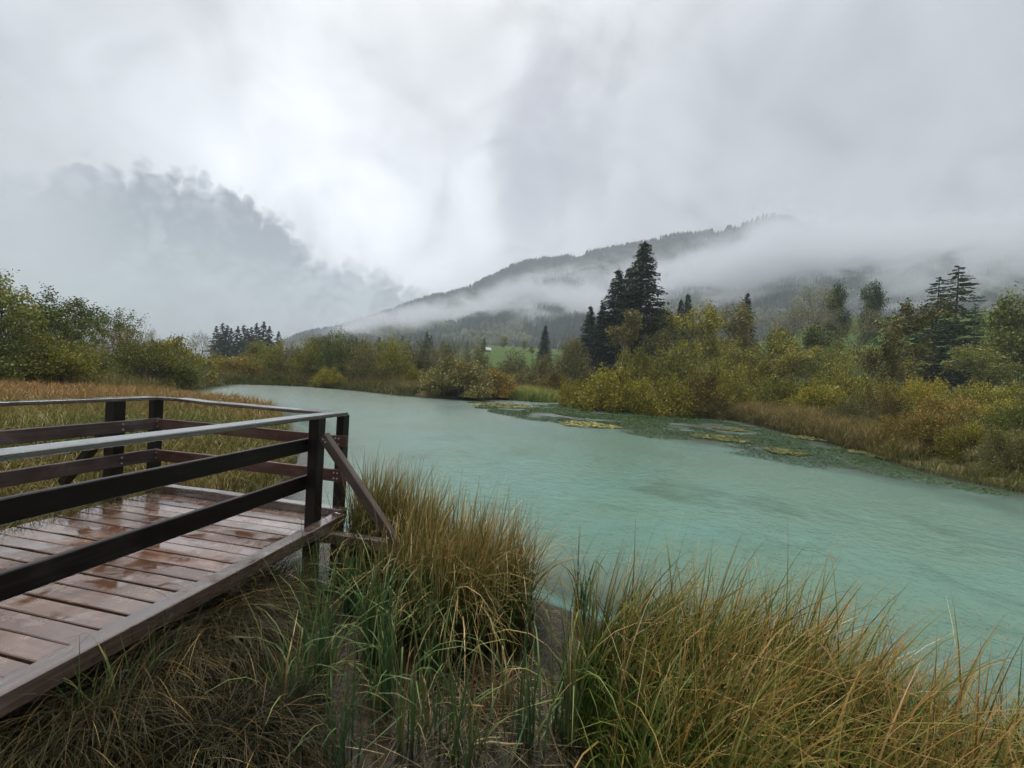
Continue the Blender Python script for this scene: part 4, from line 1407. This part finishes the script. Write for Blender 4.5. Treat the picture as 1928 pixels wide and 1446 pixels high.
def grow_conifer(seed, whorls=40, per=7, width=.2, bare=.05, spray=13, droop=.35, lift=.1, leaf=.018, gap=.0, taper=.8, flat=False):
    """unit spruce of height 1"""
    rng = np.random.default_rng(seed)
    tz = np.linspace(0, 1, 8)
    trunk = tube(np.stack([.004 * np.sin(tz * 5), .004 * np.cos(tz * 4), tz - .01], -1), .013 * (1 - tz) + .0015, 6)
    br, P, AX, SZ, TN = [trunk], [], [], [], []
    for i in range(whorls):
        z = bare + (1 - bare) * (i + rng.uniform(0, .7)) / whorls
        if z > .985: continue
        f = (1 - z) / (1 - bare)
        Lw = width * (f ** taper) * (1 if f < .85 else 1 - (f - .85) * 1.2) + .006
        z0_ = z
        for j in range(per):
            if rng.random() < gap: continue
            z = min(z0_ + rng.uniform(-.5, .5) * (1 - bare) / whorls * (1 if not flat else 2.0), .992)
            a = rng.uniform(0, 6.3)
            L = Lw * rng.uniform(.62, 1.15)
            t = np.linspace(0, 1, 5)
            dz = lift * t - droop * t ** 1.4 + (droop * .55) * np.clip(t - .6, 0, 1) ** 1.5
            pts = np.stack([np.cos(a) * L * t, np.sin(a) * L * t, z + L * dz], -1)
            br.append(tube(pts, np.linspace(.0028, .0007, 5) * (.5 + f), 3))
            n = max(3, int(spray * (0.35 + L / width)))
            tt = rng.uniform(.12, 1.0, n) ** .8
            q = np.stack([np.interp(tt, t, pts[:, k]) for k in range(3)], -1)
            side = np.stack([-np.sin(a) * np.ones(n), np.cos(a) * np.ones(n), np.zeros(n)], -1)
            sw = rng.normal(0, .16 * L, n) * (1.1 - tt)
            hang = -np.abs(rng.normal(0, .010 if not flat else .003, n))
            q = q + side * sw[:, None]; q[:, 2] += hang
            P.append(q)
            AX.append(np.stack([np.cos(a) * np.ones(n), np.sin(a) * np.ones(n), np.full(n, -.5 if not flat else -.1)], -1) + side * (np.sign(sw) * .8)[:, None])
            SZ.append(np.full(n, leaf) * rng.uniform(.8, 1.5, n) * (.55 + .6 * f))
            TN.append(np.clip(rng.normal(.45, .2, n) + .2 * (tt - .5), 0, 1))
    TV, TQ = join_parts(br)
    P = np.concatenate(P); AX = np.concatenate(AX)
    LV, LQ = leaf_quads(rng, P, np.concatenate(SZ), .5, 0, AX * 1.6)
    return (TV, TQ), (LV, LQ, np.repeat(np.concatenate(TN), 4))


PROTO = {}


def proto(key, trunk, crown, bark, leafm, part_names):
    tm = np_mesh(part_names[0], trunk[0], trunk[1], mat=bark, smooth=True)
    cm = np_mesh(part_names[1], crown[0], crown[1], {'tone': crown[2]}, leafm)
    PROTO[key] = (tm, cm, part_names)


BP = ('stems', 'foliage'); TP = ('trunk', 'crown')
for key, args in {'bush_a': (101, 340, 40, .046, .2, .5, .45, .05), 'bush_b': (102, 340, 40, .046, .3, .5, .45, .055), 'bush_c': (103, 360, 40, .044, .4, .6, .45, .05, .12)}.items():
    s_, l_ = bush_meshes(*args)
    proto(key, s_, l_, M['bark'], M['bush_olive'], BP)
s_, l_ = bush_meshes(104, 520, 46, .032, .35, .5, .45, .045)
proto('bush_near', s_, l_, M['bark'], M['bush_green'], BP)
s_, l_ = bush_meshes(105, 260, 34, .040, .5, .65, .4, .06, .45)
proto('bush_wispy', s_, l_, M['bark'], M['bush_drab'], BP)
s_, l_ = bush_meshes(106, 520, 44, .030, .3, .6, .45, .04, .1)
proto('bush_fine', s_, l_, M['bark'], M['bush_yellow'], BP)
t_, l_ = grow_tree(201, 4, leaf_n=6500, leaf=.027, kids=(9, 5, 4), spread=.6, start=.25, trunk_r=.012)
proto('tree_airy', t_, l_, M['bark'], M['bush_green'], TP)
t_, l_ = grow_tree(202, 4, leaf_n=9000, leaf=.034, kids=(10, 6, 4), spread=.7, start=.2, off=.045, trunk_r=.014)
proto('tree_full', t_, l_, M['bark'], M['bush_olive'], TP)
t_, l_ = grow_tree(203, 4, leaf_n=2600, leaf=.018, kids=(12, 6, 5), spread=.5, start=.25, up=.7, trunk_r=.010)
proto('tree_bare', t_, l_, M['bark_grey'], M['bush_drab'], TP)
t_, l_ = grow_tree(204, 4, leaf_n=2600, leaf=.042, kids=(6, 5, 4), spread=.65, start=.55, trunk_r=.014, crown=.8, off=.03)
proto('tree_birch', t_, l_, M['bark_birch'], M['leaf_birch'], TP)
t_, l_ = grow_tree(205, 4, leaf_n=6500, leaf=.022, kids=(16, 4, 3), spread=.55, start=.12, up=.6, trunk_r=.009, crown=.55, off=.02)
proto('tree_slim', t_, l_, M['bark'], M['bush_green'], TP)
t_, l_ = grow_conifer(301, 62, 11, .20, .02, 30, .36, .24, .0175, 0, .74)
proto('spruce_a', t_, l_, M['bark'], M['needle'], TP)
t_, l_ = grow_conifer(302, 56, 11, .20, .03, 30, .42, .26, .018, 0, .78)
proto('spruce_b', t_, l_, M['bark'], M['needle'], TP)
t_, l_ = grow_conifer(303, 34, 8, .22, .08, 38, .30, .16, .020, .12, .6, True)
proto('larch', t_, l_, M['bark'], M['needle_larch'], TP)
t_, l_ = grow_conifer(304, 30, 7, .22, .0, 10, .35, .1, .05)
proto('spruce_far', t_, l_, M['bark'], M['needle'], TP)

MADE = {}
RZ = random.Random(77)


def plant(key, name, label, cat, loc, sc, group=None, leafm=None, rz=None):
    """first use builds the thing from its prototype, later uses copy it part by part"""
    if key in MADE:
        root = copy_tree(MADE[key])
        root.name = name
    else:
        tm, cm, names = PROTO[key]
        root = empty(name)
        obj(names[0], tm, root); obj(names[1], cm, root)
        MADE[key] = root
    root.location = loc
    root.scale = sc
    root.rotation_euler = (0, 0, RZ.uniform(0, 6.28) if rz is None else rz)
    for k in ('label', 'category', 'group', 'kind'):
        if k in root: del root[k]
    tag(root, label, cat, group)
    for ch in root.children:
        if ch.name.split('.')[0] in ('foliage', 'crown'):
            sl = ch.material_slots[0]
            sl.link = 'OBJECT'
            sl.material = leafm or PROTO[key][1].materials[0]
    return root


def gz1(x, y):
    return float(ground_z(np.array([x]), np.array([y]))[0])


def bush(px, top, wpx, Y, key, mat, label, group=None, depth=1.0, name='bush', cat='bush', base=None):
    if base is not None:      # stands at the water: the pixel row of its foot gives the distance
        Y = on_z(px, base).y
        Y += wpx / F_PX * Y / 2 * depth * .8
    p = at(px, top, Y)
    g = gz1(p.x, Y)
    h = p.z - g
    w = wpx / F_PX * Y / 2
    return plant(key, name, label, cat, (p.x, Y, g - .05), (w, w * depth, h), group, M[mat])


def tree(px, top, Y, key, label, mat=None, width=1.0, name='tree', cat='tree', group=None, base=None):
    p = at(px, top, Y)
    g = gz1(p.x, Y) if base is None else base
    h = p.z - g
    return plant(key, name, label, cat, (p.x, Y, g - .05), (h * width, h * width, h), group, M[mat] if mat else None)


def build_vegetation():
    # --- left shore, nearest first
    bush(-60, 600, 300, 17.5, 'bush_near', 'bush_green', 'tall dark olive willow bush cut by the left picture edge')
    bush(70, 618, 230, 19.5, 'bush_near', 'bush_olive', 'broad olive willow bush behind the brown meadow at far left')
    bush(128, 642, 150, 21, 'bush_near', 'bush_green', 'dark green willow bush right of the broad olive one')
    tree(15, 500, 19, 'tree_airy', 'airy willow tree with loose bare topped crown at the far left', 'bush_green', 1.1)
    tree(75, 540, 22, 'tree_airy', 'second loose willow tree rising behind the left bushes', 'bush_green', 1.1)
    tree(150, 590, 27, 'tree_slim', 'thin leafy tree between the left willows', 'bush_green', 1.4)
    tree(232, 580, 30, 'tree_airy', 'small round topped tree standing out above the left bushes', 'bush_green', 1.0)
    bush(285, 640, 200, 26.2, 'bush_near', 'bush_olive', 'large rounded olive bush overhanging the water at the left end of the lake', depth=.85)
    bush(325, 628, 150, 31, 'bush_a', 'bush_yellow', 'yellow green bush behind the large rounded one')
    bush(235, 632, 160, 29, 'bush_wispy', 'bush_drab', 'drab twiggy bush behind the left bushes')
    bush(110, 605, 190, 27, 'bush_wispy', 'bush_green', 'tall twiggy willow scrub behind the left meadow')
    tree(300, 618, 36, 'tree_bare', 'bare twiggy sapling behind the yellow green bush', 'bush_drab', 1.0)
    tree(380, 622, 40, 'tree_bare', 'bare twiggy sapling left of the distant conifer grove', 'bush_drab', 1.2)
    # --- far shore thicket
    far = [(400, 662, 110, 41, 'bush_b', 'bush_olive'), (455, 668, 120, 39.5, 'bush_a', 'bush_rust'), (480, 655, 90, 44, 'bush_wispy', 'bush_drab'), (520, 655, 110, 41, 'bush_wispy', 'bush_olive'),
           (570, 660, 90, 44, 'bush_b', 'bush_yellow'), (585, 650, 110, 42, 'bush_wispy', 'bush_olive'), (640, 642, 110, 42, 'bush_wispy', 'bush_green'), (690, 652, 100, 41, 'bush_wispy', 'bush_drab'),
           (740, 650, 110, 42, 'bush_wispy', 'bush_olive'), (790, 655, 110, 44, 'bush_wispy', 'bush_drab'), (840, 660, 100, 46, 'bush_wispy', 'bush_green'), (620, 690, 70, 39, 'bush_c', 'bush_yellow'),
           (720, 692, 70, 39.5, 'bush_c', 'bush_drab'), (900, 655, 90, 52, 'bush_wispy', 'bush_drab'), (970, 672, 110, 54, 'bush_wispy', 'bush_drab'), (1020, 680, 110, 50, 'bush_wispy', 'bush_drab'), (1075, 655, 120, 52, 'bush_wispy', 'bush_drab'),
           (990, 700, 110, 45, 'bush_c', 'bush_drab'), (1050, 700, 90, 44, 'bush_c', 'bush_rust'), (530, 680, 80, 40, 'bush_c', 'bush_drab'), (780, 690, 80, 41, 'bush_c', 'bush_olive')]
    far_labels = ['olive scrub bush under the distant conifer grove at the far left of the lake', 'rusty scrub bush at the left end of the far reed fringe', 'drab twiggy scrub rising between the conifer grove and the lake',
                  'loose olive scrub just right of the conifer grove', 'golden scrub bush half hidden behind the loose olive scrub', 'tall loose olive scrub in the left part of the far thicket',
                  'tallest dark green scrub in the middle of the far thicket', 'drab scrub right of the tallest dark green one', 'loose olive scrub in the right part of the far thicket', 'drab scrub left of the big round brownish bush',
                  'dark green scrub directly behind the big round brownish bush', 'low yellow bush on the far reed fringe, left of the middle', 'low drab bush on the far reed fringe, right of the middle',
                  'drab scrub in front of the green field', 'drab scrub between the green field and the lone spruce', 'drab scrub below the lone spruce', 'tall drab scrub left of the spruce group',
                  'low drab bush behind the bright green sedge', 'low rusty bush right of the bright green sedge', 'low drab bush on the far reed fringe near its left end', 'low olive bush where the far reed fringe meets the big round bush']
    for f, lab in zip(far, far_labels):
        bush(*f, lab, 'willow scrub along the far shore')
    saps = [(560, 640, 43, 'tree_bare', 1.2), (625, 622, 43, 'tree_airy', 1.1), (655, 630, 44, 'tree_airy', 1.0), (705, 640, 42, 'tree_bare', 1.2), (745, 635, 44, 'tree_airy', 1.0), (870, 638, 47, 'tree_bare', 1.2), (500, 640, 45, 'tree_airy', 1.0), (810, 648, 43, 'tree_bare', 1.1), (590, 645, 46, 'tree_slim', 1.4)]
    ordn = ['leftmost', 'second from the left', 'third from the left', 'fourth from the left', 'fifth from the left', 'sixth from the left', 'seventh from the left', 'eighth from the left', 'ninth from the left', 'tenth from the left', 'eleventh from the left', 'rightmost']
    saps.sort()
    for k, (px, top, Y, key, w) in enumerate(saps):
        tree(px, top, Y, key, ('bare twiggy' if key == 'tree_bare' else 'thin leafy') + ' sapling above the far thicket, ' + ordn[k if k < len(saps) - 1 else 11] + ' of the saplings', 'bush_drab' if key == 'tree_bare' else 'bush_green', w, group='saplings on the far shore')
    bush(868, 670, 205, 37.2, 'bush_c', 'bush_drab', 'big round brownish bush on the far shore in the middle of the lake', depth=.8, base=752)
    bush(930, 690, 110, 37.8, 'bush_a', 'bush_rust', 'brownish bush joined to the right of the big round bush', base=752)
    # --- right shore, front row
    bush(1150, 690, 180, 35.3, 'bush_c', 'bush_yellow', 'big rounded yellow bush at the left end of the right shore', depth=.8, base=776)
    bush(1235, 700, 150, 34.2, 'bush_b', 'bush_yellow', 'yellow brown bush touching the water right of the big rounded one', depth=.8, base=783)
    bush(1320, 700, 140, 33.4, 'bush_c', 'bush_rust', 'rust tinged bush touching the water above the bright weed mat', depth=.8, base=788)
    bush(1085, 705, 90, 0, 'bush_b', 'bush_yellow', 'small yellow bush at the left foot of the big rounded yellow bush', depth=.8, base=768)
    bush(1205, 712, 120, 0, 'bush_a', 'bush_yellow', 'low golden bush overhanging the water between two taller yellow bushes', depth=.8, base=781)
    bush(1375, 708, 120, 0, 'bush_a', 'bush_yellow', 'dense golden bush just left of the rusty reed tuft', depth=.8, base=786)
    bush(1470, 712, 150, 0, 'bush_c', 'bush_olive', 'dense olive gold bush rising behind the rusty reed tuft', depth=.8, base=782)
    bush(1550, 720, 150, 26, 'bush_c', 'bush_yellow', 'golden bush behind the middle of the rusty reeds')
    bush(1640, 700, 130, 29, 'bush_b', 'bush_olive', 'olive bush behind the thin dark trunk')
    bush(1800, 742, 190, 18, 'bush_fine', 'bush_rust', 'wide russet bush filling the bank behind the rusty topped bush')
    bush(1900, 748, 180, 16.5, 'bush_fine', 'bush_yellow', 'golden bush at the right, under the yellow green tree')
    bush(1345, 672, 150, 39, 'bush_b', 'bush_olive', 'olive bush in front of the yellow brown autumn tree')
    bush(1270, 662, 190, 41, 'bush_wispy', 'bush_olive', 'loose olive bush in front of the brownish trees')
    bush(1200, 655, 110, 42, 'bush_c', 'bush_olive', 'leafy bush at the foot of the pale birch')
    bush(1420, 680, 150, 31.5, 'bush_c', 'bush_yellow', 'tall spiky yellow bush behind the rusty reed tuft', depth=.8, base=775)
    bush(1500, 705, 150, 28, 'bush_b', 'bush_olive', 'olive bush behind the rusty reeds', depth=.8)
    bush(1580, 690, 150, 28, 'bush_wispy', 'bush_olive', 'twiggy olive bush left of the thin dark trunk')
    bush(1600, 755, 110, 20.5, 'bush_wispy', 'bush_drab', 'low drab twiggy bush on the right bank above the reeds')
    bush(1760, 762, 210, 14.6, 'bush_fine', 'bush_rust', 'low rounded bush with rusty top on the near right bank', depth=.8, base=872)
    bush(1840, 790, 170, 14.2, 'bush_fine', 'bush_yellow', 'yellow green bush joined to the right of the rusty topped one', depth=.8, base=892)
    bush(1735, 705, 150, 24, 'bush_fine', 'bush_yellow', 'bright yellow rounded bush in front of the tall larches')
    bush(1860, 712, 200, 20, 'bush_fine', 'bush_olive', 'wide olive bush behind the near right bank')
    bush(1960, 740, 190, 14.5, 'bush_fine', 'bush_green', 'dark bush cut by the right picture edge', base=905)
    bush(1670, 730, 120, 23, 'bush_wispy', 'bush_rust', 'brown twiggy scrub around the thin dark trunk')
    bush(1910, 800, 150, 12.5, 'bush_fine', 'bush_drab', 'dark drab scrub low at the right end of the shore', base=915)
    # --- right: conifers and mixed trees
    sp = 'spruce'
    tree(1215, 449, 60, 'spruce_a', 'tallest dark spruce, standing high above all other trees', None, 1.5, 'spruce_tree', sp)
    tree(1166, 502, 61, 'spruce_b', 'second tall dark spruce touching the left side of the tallest one', None, 1.5, 'spruce_tree', sp)
    tree(1186, 498, 63, 'spruce_a', 'dark spruce squeezed between the two tallest spruces', None, 1.2, 'spruce_tree', sp)
    tree(1113, 572, 62, 'spruce_b', 'short dark spruce at the left end of the spruce group', None, 1.25, 'spruce_tree', sp)
    tree(1136, 566, 60, 'spruce_a', 'short dark spruce second from the left of the spruce group', None, 1.1, 'spruce_tree', sp)
    tree(1028, 610, 92, 'spruce_a', 'lone dark spruce at the right edge of the green field', None, 1.15, 'spruce_tree', sp)
    tree(1296, 548, 78, 'spruce_b', 'spruce top showing behind the brownish yellow trees', None, 1.0, 'spruce_tree', sp)
    tree(1283, 560, 80, 'spruce_a', 'thin spruce top beside the one behind the brownish trees', None, .9, 'spruce_tree', sp)
    tree(1408, 547, 70, 'spruce_b', 'dark spruce wrapped in reddish brown twigs', None, 1.0, 'spruce_tree', sp)
    tree(1170, 582, 50, 'tree_birch', 'pale trunked birch in front of the dark spruces', None, .85, 'birch_tree', 'birch')
    tree(1280, 580, 58, 'tree_full', 'brownish yellow autumn tree right of the dark spruces', 'bush_olive', .95)
    tree(1325, 578, 57, 'tree_full', 'yellow brown autumn tree with a pale thin trunk', 'bush_olive', .9)
    tree(1385, 575, 62, 'tree_full', 'reddish brown tree mixed with the dark spruce', 'bush_drab', .9)
    tree(1375, 640, 48, 'tree_airy', 'yellow green leafy tree below the reddish brown one', 'bush_olive', 1.1)
    tree(1440, 615, 50, 'tree_full', 'yellowish tree right of the reddish brown tree', 'bush_olive', 1.0)
    tree(1475, 570, 66, 'tree_bare', 'grey leafless tree left of the tall bare one', None, 1.3)
    tree(1520, 540, 64, 'tree_bare', 'tallest grey leafless tree with upright twigs', None, 1.2)
    tree(1520, 610, 52, 'tree_full', 'grey green bushy tree under the bare tree', 'bush_green', 1.0)
    tree(1560, 585, 66, 'tree_bare', 'grey leafless tree left of the dark pines', None, 1.3)
    tree(1598, 533, 64, 'tree_full', 'dark round topped pine, left of a pair', 'needle_larch', .55, 'pine_tree', 'pine')
    tree(1630, 532, 65, 'tree_full', 'dark round topped pine, right of a pair', 'needle_larch', .5, 'pine_tree', 'pine')
    tree(1610, 570, 58, 'tree_bare', 'brown leafless tree in front of the pine pair', None, 1.2)
    tree(1570, 640, 42, 'tree_airy', 'yellow green leafy tree in front of the pine pair', 'bush_green', 1.1)
    tree(1662, 560, 30, 'tree_slim', 'thin dark trunked tree with sparse leaves on the right bank', 'bush_drab', 1.0)
    tree(1710, 560, 50, 'larch', 'thin larch left of the two tall larches', None, .75, 'larch_tree', 'larch')
    tree(1768, 520, 46, 'larch', 'tall larch with level branches, left of a pair', None, 1.2, 'larch_tree', 'larch')
    tree(1806, 498, 47, 'larch', 'tallest larch with level branches, right of a pair', None, 1.3, 'larch_tree', 'larch')
    tree(1838, 570, 52, 'larch', 'short larch right of the tall pair', None, 1.1, 'larch_tree', 'larch')
    tree(1935, 545, 40, 'tree_full', 'yellow green tree cut by the right picture edge', 'bush_green', .9)
    tree(1880, 640, 40, 'tree_airy', 'small yellow green tree right of the larches', 'bush_green', 1.2)
    tree(1690, 640, 44, 'tree_airy', 'small olive tree at the foot of the thin larch', 'bush_olive', 1.2)
    tree(1480, 640, 46, 'tree_airy', 'small olive tree behind the spiky yellow bush', 'bush_olive', 1.2)
    tree(1255, 620, 55, 'tree_full', 'dull brown tree against the right side of the tallest spruce', 'bush_drab', .8)
    tree(1100, 640, 58, 'tree_full', 'grey brown tree below the left end of the spruce group', 'bush_drab', 1.0)
    # --- conifer grove left of the mountain foot
    r = random.Random(9)
    for i, (px, top) in enumerate(sorted([(408, 612), (420, 606), (436, 616), (448, 612), (460, 610), (474, 614), (484, 606), (497, 603), (508, 612), (525, 622), (428, 610), (467, 616)])):
        tree(px, top, 115 + r.uniform(-8, 8), 'spruce_far', 'dark distant spruce in the grove left of the mountain, ' + ordn[i], None, 1.25, 'spruce_tree', sp, 'spruces of the distant grove')
    # --- single far trees on the plain in front of the mountain
    for i, (px, top, Y) in enumerate(sorted([(671, 632, 150), (714, 633, 160), (590, 634, 170), (758, 630, 190), (805, 622, 140), (812, 630, 145), (912, 635, 170), (1068, 645, 130), (640, 640, 170), (845, 645, 170), (735, 645, 170), (880, 640, 185)])):
        tree(px, top, Y, 'spruce_far', 'small hazy spruce on the plain below the mountain, ' + ordn[i], None, 1.4, 'spruce_tree', sp, 'hazy spruces on the plain')
    for i, (px, top, Y) in enumerate(sorted([(950, 633, 185), (770, 640, 175), (990, 640, 190), (830, 640, 195), (1000, 650, 160)])):
        tree(px, top, Y, 'tree_full', 'hazy leafy tree at the foot of the mountain, ' + ordn[i if i < 4 else 11], 'bush_olive', 1.1, group='hazy leafy trees by the field')


build_vegetation()


def build_hut():
    p = at(919, 657, 168)
    g = gz1(p.x, p.y)
    root = empty('barn', (p.x, p.y, g), .35)
    tag(root, 'tiny distant barn with a pale roof at the top of the green field', 'barn')
    wall, t, N, out = new_mat('barn_wall')
    b = N.new('ShaderNodeBsdfPrincipled'); b.inputs['Base Color'].default_value = (.16, .13, .11, 1); t.links.new(b.outputs[0], out.inputs[0])
    roof, t, N, out = new_mat('barn_roof')
    b = N.new('ShaderNodeBsdfPrincipled'); b.inputs['Base Color'].default_value = (.34, .35, .36, 1); b.inputs['Roughness'].default_value = .3; t.links.new(b.outputs[0], out.inputs[0])
    a, c, h = .85, .6, .75
    V = [(-a, -c, -.3), (a, -c, -.3), (a, c, -.3), (-a, c, -.3), (-a, -c, h), (a, -c, h), (a, c, h), (-a, c, h), (-a, 0, h + .8), (a, 0, h + .8)]
    Q = [(0, 1, 5, 4), (2, 3, 7, 6), (1, 2, 6, 9, 5), (3, 0, 4, 8, 7)]
    me = bpy.data.meshes.new('wall'); me.from_pydata(V, [], Q); me.materials.append(wall); obj('wall', me, root)
    a += .3; c += .35
    V = [(-a, -c, h - .22), (a, -c, h - .22), (a, 0, h + .86), (-a, 0, h + .86), (a, c, h - .22), (-a, c, h - .22)]
    V = V + [(x, y, z + .12) for x, y, z in V]
    Q = [(0, 1, 2, 3), (3, 2, 4, 5), (6, 9, 8, 7), (9, 11, 10, 8), (0, 6, 7, 1), (5, 4, 10, 11), (0, 3, 9, 6), (3, 5, 11, 9), (1, 7, 8, 2), (2, 8, 10, 4)]
    me = bpy.data.meshes.new('roof'); me.from_pydata(V, [], Q); me.materials.append(roof); obj('roof', me, root)


build_hut()
